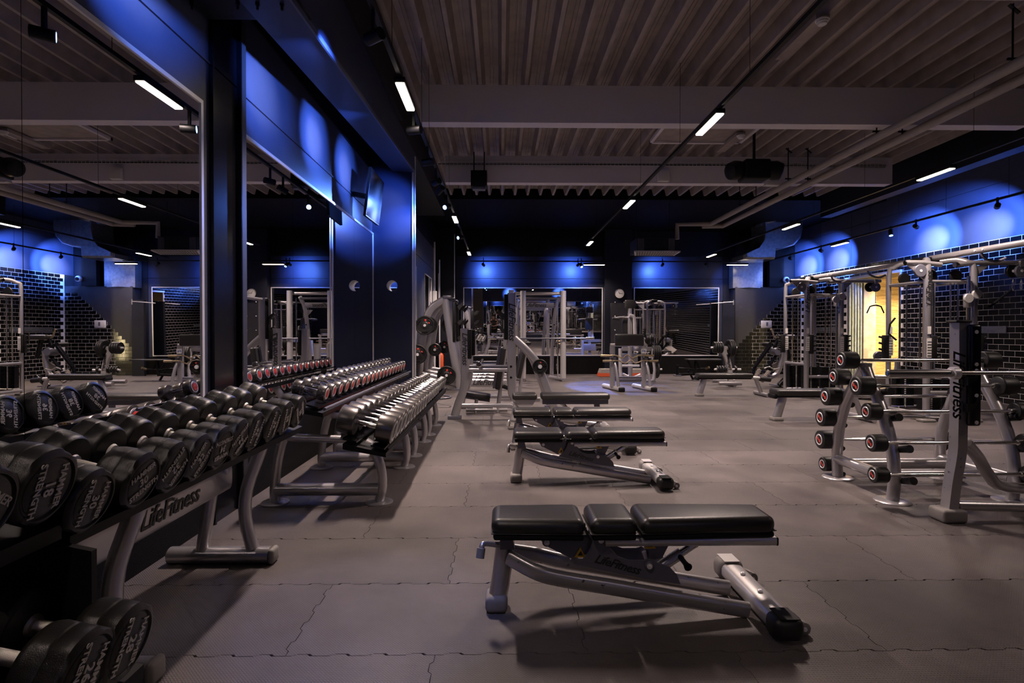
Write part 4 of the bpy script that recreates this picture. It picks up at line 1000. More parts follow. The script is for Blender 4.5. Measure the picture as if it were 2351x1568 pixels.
# ================================================================== CABLE TOWERS
def stack_block(mb_t, x, y, z0, n, label=None):
    for k in range(n):
        mb_t.box((x-.14, y-.055, z0+k*.030), (x+.14, y+.055, z0+k*.030+.027))
def tower(cx, cy, lab, script_side=-1):
    t = thing('cable_tower', lab, 'cable machine', (cx, cy, 0))
    c = V((cx, cy, 0)); H = 2.36
    posts = [V((-.30, -.42, 0)), V((.38, -.42, 0)), V((-.34, .30, 0)), V((.34, .42, 0))]
    for k, p in enumerate(posts):
        q = c+p; inw = V((-p.x, -p.y, 0)).normalized()
        MB().tube([q, q+V((0, 0, 1.2)), q+V((0, 0, H-.18)), q+inw*.06+V((0, 0, H-.06)), q+inw*.20+V((0, 0, H)), q+inw*.42+V((0, 0, H-.01))], .048 if k < 2 else .036, 12, .95, up=(1, 0, 0), curve=3).build('post', 'silver', t)
        MB().rbox(q+V((0, 0, .02)), (.10, .07, .02), .012, 2).build('foot_pad', 'greyrub', t)
        MB().box(q+V((-.025, -.052, 1.27)), q+V((.025, -.047, 1.38))).build('warning_sticker', 'white', t)
    q = c+posts[0]; brand(.13, q+V((0, -.049, 1.92)), (0, 0, 1), (-1, 0, 0), t)
    # top ring and hub
    for a, b in ((0, 1), (1, 3), (3, 2), (2, 0)):
        MB().tube([c+posts[a]+V((0, 0, 2.03)), c+posts[b]+V((0, 0, 2.03))], .022, 10).build('top_rail', 'silver', t)
    for a, b, z in ((0, 1, .10), (1, 3, .10), (3, 2, .10), (2, 0, .10), (0, 2, .66), (0, 1, .42)):
        MB().tube([c+posts[a]+V((0, 0, z)), c+posts[b]+V((0, 0, z))], .030, 10).build('base_rail', 'silver', t)
    MB().lathe([(0, .16), (.05, .19), (.09, .19), (.11, .12)], c+V((0, 0, H-.04)), (0, 0, 1), 24).build('hub_cap', 'black', t)
    # central shroud columns
    MB().tube([c+V((.04, -.05, .05)), c+V((.04, -.05, 2.25))], .085, 4, .6, up=(0, 1, 0), smooth=False).build('shroud', 'plate', t)
    # stations: chrome guide rods, stacks, pulleys
    for sx, sy in ((-.17, -.30), (.20, -.30), (-.20, .18), (.20, .28)):
        for dx in (-.055, .055):
            MB().tube([c+V((sx+dx, sy, .12)), c+V((sx+dx, sy, 2.06))], .0125, 8).build('guide_rod', 'chrome', t)
        m_ = MB(); stack_block(m_, cx+sx, cy+sy, .16, 15); st = m_.build('weight_stack', 'black', t)
        m2 = MB()
        for k in range(15): m2.box((cx+sx-.012, cy+sy-.057, .165+k*.03), (cx+sx+.012, cy+sy-.0552, .178+k*.03))
        m2.build('plate_numbers', 'white', st)['kind'] = 'stuff'
        MB().tube([c+V((sx, sy, .62)), c+V((sx, sy, 2.1))], .004, 6).build('cable', 'black', t)
        MB().lathe([(-.018, .085), (-.010, .092), (.010, .092), (.018, .085)], c+V((sx, sy-.02, 2.12)), (0, 1, 0), 22).build('pulley', 'black', t)
    # sideways lat arms with end pulleys
    for s_, L in ((-1, .62), (1, 1.15)):
        z = 2.30
        MB().tube([c+V((s_*.1, -.42, z-.03)), c+V((s_*.38, -.42, z)), c+V((s_*(L), -.42, z))], .036, 12).build('lat_arm', 'silver', t)
        MB().lathe([(0, .036), (.012, .030)], c+V((s_*L, -.42, z)), (s_, 0, 0), 12).build('arm_cap', 'black', t)
        MB().prism([c+V((s_*.34, -.43, z-.05)), c+V((s_*(.34+.26), -.43, z-.03)), c+V((s_*.34, -.43, z-.26))], (0, .02, 0)).build('gusset', 'silver', t)
        px_ = s_*(L-.10) if s_ > 0 else s_*.42
        for dx in (0, -.10*s_) if s_ > 0 else (0,):
            pu = MB().lathe([(-.02, .085), (-.012, .092), (.012, .092), (.02, .085)], c+V((px_+dx, -.44+abs(dx)*.3, z-.12)), (0, 1, 0), 24).build('pulley', 'black' if dx else 'plate', t)
            MB().lathe([(-.024, .02), (.024, .02)], c+V((px_+dx, -.44+abs(dx)*.3, z-.12)), (0, 1, 0), 12).build('axle', 'frame', pu)
        if s_ > 0:
            MB().box(c+V((px_-.03, -.47, z-.06)), c+V((px_+.03, -.37, z+.03))).build('trolley', 'silver', t)
    # adjustable column with pulley carriage
    a = c+V((.27, -.46, 0))
    MB().tube([a+V((0, 0, .1)), a+V((0, 0, 2.1))], .024, 12).build('slide_column', 'chrome', t)
    cz = 2.0 if cy > 9 else 1.85
    cr = MB().rbox(a+V((0, -.01, cz-.1)), (.05, .05, .10), .015, 2).build('carriage', 'silver', t)
    for dx in (-.06, .06):
        pu = MB().lathe([(-.018, .062), (-.012, .068), (.012, .068), (.018, .062)], a+V((dx, -.07, cz-.04+dx*.5)), (0, 1, 0), 22).build('pulley', 'pale', t)
    MB().tube([a+V((0, -.06, cz-.14)), a+V((.0, -.07, cz-.34))], .012, 8).build('snap_hook', 'chrome', t)
    # accessory holders on the posts
    for k in (0, 1, 2):
        q = c+posts[k]; s_ = -1 if k == 2 else 1; 
        hb = MB().rbox(q+V((s_*.07, -.03, 1.06)), (.045, .03, .19), .012, 2).build('accessory_holder', 'rubber', t)
        for j in range(4): MB().tube([q+V((s_*.09, -.03, .92+j*.095)), q+V((s_*.17, -.03, .94+j*.095))], .017, 8).build('holder_peg', 'rubber', t)
        ch = MB().box(q+V((-.04, -.056, .93)), q+V((.035, -.050, 1.21))).build('height_chart', 'white', t)
        for j in range(6): MB().box(q+V((-.03, -.0585, .955+j*.04)), q+V((.025, -.0562, .963+j*.04))).build('chart_line', 'ink', ch)
    return t
TC1 = V((T(1851, 890, 10.6).x+.30, 10.6+.42, 0)); TC2 = V((T(2126, 969, 7.78).x+.30, 7.78+.42, 0))
tower(TC1.x, TC1.y, 'far cable tower with weight stacks, standing by the doorway')
tower(TC2.x, TC2.y, 'near cable tower behind the fixed barbell rack')
# linking beams along the hall
def link(p, q, label):
    t = thing('pull_up_beam', label, 'cable machine beam', p)
    MB().tube([p, q], .045, 12).build('beam_tube', 'silver', t)
    for k in (.25, .6):
        c = p.lerp(q, k)
        MB().tube([c+V((-.02, 0, 0)), c+V((.02, 0, -.10)), c+V((.14, -.05, -.16)), c+V((.22, -.12, -.12))], .017, 8, curve=3).build('pull_up_grip', 'plate', t)
        for dy in (-.06, .06): MB().lathe([(0, .012), (-.008, .010)], c+V((-.045, dy, 0)), (1, 0, 0), 8).build('bolt', 'frame', t)
    MB().tube([p, p+V((0, 0, -.1))], .04, 10).build('end_bracket', 'silver', t)
link(V((TC1.x, TC1.y, 2.40)), V((TC2.x, TC2.y+.1, 2.40)), 'long overhead tube joining the two cable towers')
link(V((TC2.x, TC2.y-.1, 2.40)), V((TC2.x+.02, 4.6, 2.40)), 'overhead tube leaving the near cable tower toward the picture edge')
# lat bar hanging from far tower, ab strap on near tower
x0 = TC1.x+1.05; z0 = 2.18; Y0 = TC1.y-.44
t = thing('lat_bar', 'small bent pulldown bar hanging on a chain from the far cable tower', 'pulldown bar', (x0, Y0, 1.9))
ch = MB()
for k in range(7): ch.tube([(x0+.006*math.cos(a), Y0+.004*(k % 2), z0-.09-.035*k+.018*math.sin(a)) for a in [i*PI/4 for i in range(9)]], .004, 5)
ch.build('chain', 'chrome', t)
zz = z0-.36
MB().tube([(x0-.17, Y0, zz-.15), (x0-.11, Y0, zz-.02), (x0-.04, Y0, zz), (x0+.04, Y0, zz), (x0+.11, Y0, zz-.02), (x0+.17, Y0, zz-.15)], .013, 10).build('bar', 'black', t)
MB().lathe([(0, .02), (.02, .02)], (x0, Y0, zz), (0, 0, 1), 10).build('swivel', 'frame', t)
for dx, lab in ((1.05, 'first steel snap hook on the near tower arm'), (.93, 'second steel snap hook on the near tower arm')):
    p = V((TC2.x+dx, TC2.y-.45, 2.06)); tag(MB().tube([p, p+V((.012, 0, -.05)), p+V((.014, 0, -.13)), p+V((0, 0, -.16)), p+V((-.014, 0, -.12)), p+V((-.010, 0, -.04)), p], .006, 6).build('snap_hook', 'chrome'), lab, 'snap hook')
p = V((TC2.x+.90, TC2.y-.45, 1.90)); tag(MB().tube([p, p+V((-.15, -.05, -.08)), p+V((-.42, -.1, -.26))], .018, 8).build('rope_handle', 'black'), 'black rope handle hanging slanted beside the tiled wall', 'cable attachment')
p = T(2055, 730, 8.3); tag(MB().tube([p, p+V((-.08, 0, -.10)), p+V((-.10, 0, -.24)), p+V((.02, 0, -.34))], .014, 8).build('bent_handle', 'black'), 'black bent handle hanging against the pine wall', 'cable attachment')
# ================================================================== WEIGHT PLATES
def plate_mb(o, ax, R, w_=.045):
    return MB().lathe([(0, .026), (.004, R*.30), (.006, R*.36), (.016, R*.42), (.016, R*.80), (.002, R*.86), (0, R*.93), (w_*.3, R), (w_*.7, R), (w_, R*.93), (w_-.002, R*.86), (w_-.014, R*.8), (w_-.014, R*.4), (w_, R*.3)], o, ax, 32)
def plate(o, ax, R, label, group, grips=True, face=1):
    t = thing('weight_plate', label, 'weight plate', o, group)
    ax = V(ax).normalized()
    plate_mb(o, ax, R).build('plate_body', 'rubber', t)
    MB().lathe([(-.004, .030), (.05, .030), (.05, .026)], o, ax, 16).build('steel_hub', 'frame', t)
    if grips:
        u = V((0, 0, 1)).cross(ax).normalized(); w_ = V((0, 0, 1))
        for k in range(3):
            a = k*2*PI/3+.5
            g_ = MB(); pts = [o-ax*.002+(u*math.cos(a+q)+w_*math.sin(a+q))*R*.70 for q in (-.42, -.2, 0, .2, .42)]
            g_.tube(pts, .022, 8, .35).build('grip_slot', 'disc', t)
        a = 2.1
        for a in (1.7, 2.6): MB().lathe([(-.003, R*.10), (.01, R*.10)], o+(u*math.cos(a)+w_*math.sin(a))*R*.56, ax, 14).build('red_badge', 'red', t)
    return t
# ================================================================== SQUAT RACK IN THE MIDDLE DISTANCE
YQ = 8.15
def Q(x, y, Y=YQ): return T(x, y, Y)
t = thing('squat_rack', 'grey squat rack with tall post, low safety post and slanting rear leg', 'squat rack', (Q(1176, 900).x, YQ, 0))
for k, Y in enumerate((YQ, YQ+1.15)):
    D = V((0, Y-YQ, 0))
    def q(x, y, D=D): return Q(x, y)+D
    MB().tube([q(1175, 673), q(1175, 880), q(1178, 905), q(1188, 925), q(1205, 938)], .066, 12, .80, up=(1, 0, 0), curve=3, sq=.6).build('tall_post', 'silver', t)
    MB().tube([q(1066, 754), q(1068, 860), q(1064, 895), q(1053, 925), q(1044, 955)], .062, 12, .80, up=(1, 0, 0), curve=3, sq=.6).build('short_post', 'silver', t)
    MB().rbox(V((q(1044, 955).x, Y, .025)), (.10, .07, .03), .01, 2).build('foot_plate', 'plate', t)
    MB().tube([q(1180, 777), q(1205, 800), q(1228, 826), q(1242, 856), q(1262, 910), q(1280, 955)], .060, 12, .85, up=(0, 0, 1), curve=3, sq=.7).build('rear_leg', 'silver', t)
    MB().rbox(V((q(1280, 955).x, Y, .025)), (.10, .07, .025), .01, 2).build('foot_plate', 'plate', t)
    MB().tube([q(1072, 849), q(1172, 849)], .030, 10, sq=.6).build('safety_rail', 'silver', t)
    MB().tube([q(1078, 841), q(1166, 841)], .020, 10).build('safety_bar', 'plate', t)
    MB().tube([q(1060, 931), q(1172, 931), q(1196, 942)], .035, 10, sq=.6).build('base_rail', 'silver', t)
    # catch strip
    MB().rbox((q(1162, 728)), (.03, .05, .34), .012, 2).build('catch_strip', 'black', t)
    for y_ in (722, 757):
        a = q(1159, y_); MB().prism([a+V((0, -.035, 0)), a+V((-.09, -.035, .07)), a+V((-.10, -.035, .045)), a+V((-.035, -.035, -.05)), a+V((0, -.035, -.06))], (0, .07, 0)).build('catch_hook', 'rubber', t)
    MB().rbox(q(1078, 790), (.03, .05, .22), .012, 2).build('stop_strip', 'black', t)
    if k == 0:
        brand(.145, q(1175, 738)+V((0, -.062, 0)), (0, 0, -1), (1, 0, 0), t)
        brand(.125, q(1068, 800)+V((0, -.060, 0)), (0, 0, -1), (1, 0, 0), t)
        for y_ in (841, 866): MB().lathe([(0, .018), (-.006, .018)], q(1173, y_)+V((0, -.06, 0)), (0, 1, 0), 12).build('bore_hole', 'black', t)
MB().tube([Q(1262, 925), Q(1262, 925)+V((0, 1.15, 0))], .035, 10).build('rear_tie', 'silver', t)
MB().tube([Q(1175, 678), Q(1175, 678)+V((0, 1.15, 0))], .028, 10).build('top_tie', 'silver', t)
MB().rbox(Q(1174, 669), (.04, .04, .02), .01, 2).build('post_cap', 'frame', t)
MB().tube([Q(1240, 842, YQ-.14), Q(1240, 842, YQ)], .024, 12).build('plate_horn', 'frame', t)
plate(Q(1240, 842, YQ-.12), (0, 1, 0), .112, 'small black plate hung on the rear leg of the squat rack', 'plates stored on the racks')
# loose barbell on safety bars (end-on, chrome collar in view)
t = thing('olympic_barbell', 'chrome barbell end lying on the squat rack safety rails', 'barbell', Q(1100, 837, 7.9))
MB().lathe([(0, .030), (.02, .045), (.06, .045), (.065, .030), (.30, .030), (.31, .045), (.35, .045), (.36, .016), (1.5, .016)], Q(1100, 837, 7.9), (0, 1, 0), 20).build('bar', 'chrome', t)
# incline benches inside / behind
def incline(ax, ay, Yd, label, pads):
    t = thing('incline_bench', label, 'weight bench', (T(ax, ay, Yd).x, Yd, 0))
    for (x0, y0, x1, y1, w_) in pads:
        a, b = T(x0, y0, Yd), T(x1, y1, Yd)
        d = (b-a); n_ = V((-d.z, 0, d.x)).normalized()*.045
        L = d.length/2; ang = math.atan2(d.z, d.x)
        R_ = M.Rotation(-ang, 3, 'Y'); m_ = MB(); 
        m_.rbox((0, 0, 0), (L, w_/2, .045), .032, 4, lambda p: R_ @ p)
        m_.v = [v+(a+b)/2 for v in m_.v]; pd = m_.build('pad', 'vinyl', t)
        MB().prism([a-n_*1.0, b-n_*1.0, b-n_*1.8, a-n_*1.8], (0, .02, 0)).build('pad_bracket', 'plate', pd)
    return t
t = incline(1146, 950, 8.75, 'upright black bench pad standing inside the squat rack', [(1156, 797, 1142, 893, .28), (1068, 903, 1126, 912, .30)])
Yi = 8.75
MB().tube([T(1160, 805, Yi), T(1150, 880, Yi), T(1142, 952, Yi)], .035, 10, curve=2).build('support_post', 'silver', t)
MB().tube([T(1094, 915, Yi), T(1092, 950, Yi)], .03, 10).build('front_leg', 'silver', t)
MB().tube([(T(1070, 950, Yi).x, Yi, .05), (T(1165, 950, Yi).x, Yi, .05)], .035, 10).build('base_tube', 'silver', t)
MB().tube([T(1155, 885, Yi), T(1182, 895, Yi)], .045, 10).build('roller', 'rubber', t)
Yi = 10.2
t = incline(1195, 900, Yi, 'second upright bench pad seen behind the tall post', [(1203, 805, 1190, 868, .28)])
MB().tube([T(1206, 812, Yi), T(1197, 862, Yi), T(1193, 900, Yi), T(1191, 918, Yi)], .035, 10).build('support_post', 'silver', t)
MB().tube([(T(1150, 900, Yi).x, Yi, .05), (T(1240, 900, Yi).x, Yi, .05)], .035, 10).build('base_tube', 'silver', t)
# ================================================================== SLANTED HALF RACKS BY THE SIDE WALL
def half_rack(Yh, label, plates, zs=1):
    def h(x, y): p = T(x, y, 12.5); return V((max(p.x, -1.84), Yh, p.z))
    t = thing('half_rack', label, 'weight rack', (h(1056, 890).x, Yh, 0), 'slanted racks by the side wall')
    MB().tube([h(1024, 684), h(1032, 740), h(1043, 810), h(1052, 860), h(1057, 888)], .085, 12, .7, up=(1, 0, 0), curve=2, sq=.7).build('front_post', 'silver', t)
    MB().tube([h(1022, 690), h(1000, 704), h(988, 720), h(980, 745), h(972, 800), h(962, 862), h(960, 890)], .085, 12, .7, up=(0, 0, 1), curve=3, sq=.7).build('rear_post', 'silver', t)
    MB().tube([h(962, 858), h(1000, 864), h(1056, 880)], .08, 12, .7, sq=.7).build('base_beam', 'silver', t)
    MB().rbox(h(1030, 684)+V((0, 0, 0)), (.10, .09, .035), .02, 2).build('top_cap', 'plate', t)
    MB().rbox(h(1040, 740)+V((.05, 0, 0)), (.03, .06, .45), .012, 2).build('catch_strip', 'black', t)
    for y_ in (705, 740, 775): 
        a = h(1046, y_)+V((.06, 0, 0)); MB().prism([a, a+V((.13, 0, .10)), a+V((.14, 0, .06)), a+V((.04, 0, -.08))], (0, .08, 0)).build('catch_hook', 'rubber', t)
    MB().tube([h(1057, 875), h(1057, 875)+V((1.15, 0, 0))], .075, 12, .6, up=(0, 0, 1), sq=.6).build('cross_beam', 'silver', t)
    brand(.17, h(1057, 875)+V((.62, -.055, 0)), (1, 0, 0), (0, 0, 1), t)
    MB().tube([h(1057, 888)+V((1.15, 0, 0)), h(1057, 790)+V((1.15, 0, 0))], .075, 10).build('rear_upright', 'silver', t)
    MB().rbox(h(1057, 890)+V((0, 0, -.01)), (.12, .10, .03), .01, 2).build('foot_plate', 'plate', t)
    for (x, y_) in plates:
        a = h(x, y_); MB().tube([a, a+V((0, -.37, 0))], .025, 10).build('plate_horn', 'frame', t)
    return t
half_rack(12.2, 'closest slanted half rack carrying round grip plates', [(984, 748), (969, 812)])
half_rack(13.1, 'middle slanted half rack, mostly behind the closest one', [(995, 804)])
half_rack(14.0, 'farthest slanted half rack near the dim corner', [(1019, 745), (1008, 800)])
def hq(x, y, Y): p = T(x, y, 12.5); return V((p.x, Y, p.z))
for (x, y_, R, Y, lab) in ((984, 748, .21, 11.86, 'black grip plate with red badges, upper peg of the slanted rack'), (968, 811, .215, 11.86, 'black grip plate with red badge, lower peg of the slanted rack'), (992, 747, .18, 12.0, 'smaller plate tucked behind the upper grip plate'), (995, 804, .15, 12.75, 'small plate on the middle slanted rack'), (1019, 745, .19, 13.65, 'plate on the farthest slanted rack, upper peg'), (1008, 800, .16, 13.65, 'plate on the farthest slanted rack, lower peg'), (1030, 858, .21, 12.0, 'black plate leaning low against the base beam')):
    plate(hq(x, y_, Y), (0, 1, 0), R, lab, 'plates stored on the racks')
# fire extinguisher
p = T(1013, 842, 16.08); zf = .18; t = thing('fire_extinguisher', 'red fire extinguisher fixed low on the corner boxing behind the slanted racks', 'fire extinguisher', (p.x, 16.08, zf))
MB().box((p.x-.03, 16.1, zf+.1), (p.x+.03, 16.2, zf+.3)).build('wall_bracket', 'black', t)
MB().lathe([(0, .075), (.02, .08), (.42, .08), (.48, .05), (.50, .025), (.55, .025)], (p.x, 16.08, zf), (0, 0, 1), 20).build('cylinder_body', 'orange', t)
MB().tube([(p.x, 16.05, zf+.56), (p.x+.09, 16.03, zf+.50), (p.x+.10, 16.01, zf+.25)], .012, 8, curve=3).build('hose', 'black', t)
MB().box((p.x-.10, 16.06, zf+.55), (p.x+.05, 16.10, zf+.58)).build('lever', 'black', t)
# low floor frame beside racks
Yl = 9.0
t = thing('floor_stand', 'low black tubular stand on the floor past the dumbbell racks', 'stand', T(1020, 912, 9.6))
MB().tube([T(1008, 880, 10), T(1016, 905, 9.8), T(1034, 910, 9.6), T(1030, 914, 9.4), T(1000, 916, 9.4)], .018, 8, curve=3).build('tube_frame', 'plate', t)
# ================================================================== SMITH MACHINE
def S(x, y, Y=14.6): return T(x, y, Y)
t = thing('smith_machine', 'tall silver smith machine frame before the end-wall mirror', 'smith machine', (S(1240, 868).x, 14.8, 0))
for (x, Y) in ((1290, 14.3), (1200, 14.3)):
    p = T(x, 867, 14.6); MB().tube([(p.x, Y, .08), (p.x, Y, T(x, 668, 14.3).z)], .075, 14).build('upright', 'pale', t)
    MB().tube([(p.x, Y-.05, .06), (p.x, Y+1.0, .06)], .06, 12).build('base_tube', 'silver', t)
    MB().tube([(p.x-.22, Y+.9, .06), (p.x-.20, Y+.85, 1.0), (p.x-.12, Y+.8, 1.9), (p.x-.05, Y+.6, 2.25)], .055, 12, curve=3).build('rear_post', 'silver', t)
    MB().tube([(p.x, Y-.04, .06), (p.x-.30, Y+.5, .08)], .05, 10).build('foot_brace', 'silver', t)
    for z in (.9, 1.5, 2.0): MB().lathe([(0, .02), (-.012, .02)], (p.x-.16, Y+.75, z), (0, 1, 0), 10).build('bolt', 'black', t)
    MB().tube([(p.x-.13, Y+.1, .1), (p.x-.13, Y+.1, 2.2)], .018, 8).build('guide_rod', 'chrome', t)
a, b = T(1180, 674, 14.4), T(1288, 674, 14.4)
MB().tube([a, b], .045, 12).build('top_bar', 'silver', t)
MB().tube([a+V((0, .5, -.10)), b+V((0, .5, -.10))], .035, 12).build('top_bar', 'plate', t)
a, b = T(1186, 701, 14.9), T(1272, 701, 14.9)
MB().tube([a, b], .10, 4, .35, up=(0, 0, 1), smooth=False).build('name_beam', 'silver', t)
brand(.15, (a+b)/2+V((0, -.045, 0)), (1, 0, 0), (0, 0, 1), t)
for s_, x in ((1, 1192), (-1, 1266)): 
    p = T(x, 712, 14.88); MB().prism([p, p+V((s_*.14, 0, 0)), p+V((0, 0, -.16))], (0, .03, 0)).build('gusset', 'silver', t)
a, b = T(1140, 777, 14.2), T(1345, 777, 14.2)
t2 = thing('smith_bar', 'long dark bar running across the smith machine', 'barbell', a)
MB().tube([a, b], .022, 12).build('bar', 'plate', t2)
MB().tube([b, b+V((.22, 0, 0))], .035, 12).build('sleeve', 'chrome', t2)
MB().tube([a, a+V((-.22, 0, 0))], .035, 12).build('sleeve', 'chrome', t2)
for y_, lab in ((762, 'plate stored on the smith machine post, upper'), (800, 'plate stored on the smith machine post, middle'), (838, 'plate stored on the smith machine post, lower')):
    p = T(1278, y_, 14.7); plate(p, (1, 0, 0), .17, lab, 'plates stored on the racks', grips=False)
# ================================================================== PREACHER BENCH WITH CURL BARS
YP = 12.1
def R_(x, y, Y=YP): return T(x, y, Y)
t = thing('preacher_bench', 'preacher curl bench with a wide black pad facing the camera', 'weight bench', (R_(1444, 893).x, YP, 0))
a, b = R_(1411, 767), R_(1477, 794)
MB().rbox(((a.x+b.x)/2, YP-.02, (a.z+b.z)/2), ((b.x-a.x)/2, .07, (a.z-b.z)/2), .035, 4).build('arm_pad', 'vinyl', t)
MB().tube([R_(1401, 792, YP+.02), R_(1484, 792, YP+.02)], .035, 12).build('top_tube', 'silver', t)
for x in (1406, 1478):
    p = R_(x, 800); p2 = R_(x, 888)
    MB().tube([(p.x, YP, .08), (p.x, YP, p.z+.05)], .065, 12, .85, sq=.6).build('post', 'silver', t)
    MB().tube([(p.x+.10, YP-.2, .08), (p.x+.06, YP-.1, .5), (p.x+.02, YP, .72)], .035, 10, curve=2).build('front_brace', 'silver', t)
    MB().tube([(p.x-.08, YP+.55, .05), (p.x+.13, YP-.35, .05)], .055, 12, 1.2).build('foot_tube', 'pale', t)
    MB().rbox((p.x+.13, YP-.36, .05), (.07, .03, .05), .025, 3).build('foot_cap', 'black', t)
    MB().rbox((p.x, YP-.07, R_(x, 822).z), (.065, .03, .07), .01, 2).build('bar_catch', 'plate', t)
    for y_ in (816, 828): MB().tube([R_(x, y_+3, YP-.06), R_(x, y_+3, YP-.16)], .025, 10).build('catch_hook', 'plate', t)
for y_, hx in ((866, .022), (872, .03)): MB().tube([R_(1408, y_), R_(1476, y_)], hx, 10).build('tie_tube', 'plate', t)
MB().tube([R_(1428, 840, YP+.5), R_(1468, 840, YP+.5)], .03, 10).build('tie_tube', 'pale', t)
sg = MB().box(R_(1473, 801, YP-.075), R_(1484, 811, YP-.070)).build('number_sign', 'white', t)
text('F6', .085, R_(1478.5, 806, YP-.078), (1, 0, 0), (0, 0, 1), 'blueink', sg, bold=.002)
for k, (y_, x0, x1, lab) in enumerate(((816.5, 1379, 1501, 'upper wavy curl bar on the preacher bench'), (828.5, 1384, 1511, 'lower wavy curl bar on the preacher bench'))):
    Yk = YP-.12; a, b = R_(x0, y_, Yk), R_(x1, y_, Yk); L = b.x-a.x
    t2 = thing('curl_bar', lab, 'barbell', a, 'curl bars on the preacher bench')
    MB().tube([a, a+V((.19, 0, 0))], .026, 12).build('sleeve', 'brass', t2)
    MB().tube([b, b-V((.19, 0, 0))], .026, 12).build('sleeve', 'brass', t2)
    pts = [a+V((.19, 0, 0)), a+V((.34, 0, .004))]+[a+V((L*f, 0, dz)) for f, dz in ((.36, -.035), (.42, -.05), (.5, .02), (.58, -.05), (.64, -.035))]+[b-V((.34, 0, -.004)), b-V((.19, 0, 0))]
    MB().tube(pts, .015, 10, curve=4).build('shaft', 'brass', t2)
# plate loaded machine behind it
YM = 13.6
def Mx(x, y, Y=YM): return T(x, y, Y)
t = thing('press_machine', 'plate-loaded press machine with black backrest behind the preacher bench', 'exercise machine', (Mx(1450, 870).x, YM, 0))
MB().tube([Mx(1447, 868), Mx(1446, 708)], .065, 12, .8, sq=.6).build('mast', 'silver', t)
MB().rbox((Mx(1446, 695).x, YM-.02, Mx(1446, 695).z-.04), (.135, .05, .11), .03, 3).build('head_pad', 'vinyl', t)
MB().rbox((Mx(1443, 745).x, YM+.10, Mx(1443, 745).z), (.14, .05, .22), .03, 3).build('back_pad', 'vinyl', t)
MB().tube([Mx(1445, 724, YM-.1), Mx(1456, 730, YM-.1), Mx(1458, 768, YM-.1), Mx(1462, 800, YM-.1)], .045, 12, curve=3, sq=.7).build('press_arm', 'pale', t)
MB().tube([Mx(1406, 731), Mx(1424, 728), Mx(1440, 729), Mx(1472, 730)], .022, 10).build('cross_handle', 'silver', t)
MB().tube([Mx(1406, 731), Mx(1422, 733)], .032, 10).build('hand_grip', 'rubber', t)
MB().tube([Mx(1428, 801), Mx(1498, 801)], .07, 4, .7, smooth=False).build('weight_carriage', 'silver', t)
for x in (1424, 1498): MB().tube([Mx(x, 800), Mx(x+(6 if x > 1450 else 0), 850), Mx(x+3, 872)], .045, 10).build('rear_post', 'pale', t)
MB().tube([Mx(1420, 874), Mx(1505, 874)], .04, 10).build('base_tube', 'silver', t)
MB().tube([Mx(1430, 858), Mx(1450, 868), Mx(1470, 860)], .03, 8).build('foot_rest', 'pale', t)
MB().rbox((Mx(1446, 823).x, YM+.1, Mx(1446, 823).z), (.22, .03, .12), .01, 2).build('guard_panel', 'silver', t)
MB().tube([Mx(1490, 820), Mx(1512, 820)], .025, 10).build('plate_horn', 'frame', t)
MB().tube([Mx(1500, 848), Mx(1520, 848)], .025, 10).build('plate_horn', 'frame', t)
for k in range(4): plate(Mx(1497+k*4.5, 811), (1, 0, 0), .20, 'black disc plate on the press machine peg, %s from the bench side' % ORD[k], 'plates on the press machine', grips=False)
plate(Mx(1506, 848), (1, 0, 0), .22, 'black plate on the low peg of the press machine', 'plates on the press machine', grips=False)
for k in range(2): plate(Mx(1493+k*5, 776), (1, -.3, 0), .11, 'small plate on the high peg of the press machine, %s one' % ('outer' if k else 'inner'), 'plates on the press machine', grips=False)
# rail board beside the end-wall mirror
t = thing('rail_board', 'dark upright board with a pale hanging rail between mirror and box wall', 'wall rack', T(1672, 800, 16.1))
a = T(1660, 690, 16.2); b = T(1686, 860, 16.2)
MB().box((a.x, 16.2, 0), (b.x, 16.3, T(1672, 690, 16.2).z)).build('board', 'darkwall', t)
MB().tube([T(1632, 697, 16.1), T(1684, 693, 16.1)], .012, 8).build('hanging_rail', 'silver', t)
MB().tube([T(1684, 688, 16.1), T(1684, 700, 16.1)], .014, 8).build('rail_end', 'silver', t)
# step platforms
for x, Y, lab in ((1390, 15.9, 'grey and red aerobic step half hidden beside the preacher bench'), (1462, 15.9, 'aerobic step seen between the preacher bench posts')):
    p = T(x, 850, Y); t = thing('step_platform', lab, 'aerobic step', (p.x, Y, 0))
    MB().prism([(p.x-.15, Y-.2, .22), (p.x+.15, Y-.2, .22), (p.x+.19, Y-.2, .11), (p.x-.19, Y-.2, .11)], (0, .4, 0)).build('step_top', 'pipe', t)
    MB().prism([(p.x-.19, Y-.2, .11), (p.x+.19, Y-.2, .11), (p.x+.22, Y-.2, .01), (p.x-.22, Y-.2, .01)], (0, .4, 0)).build('step_base', 'orange', t)
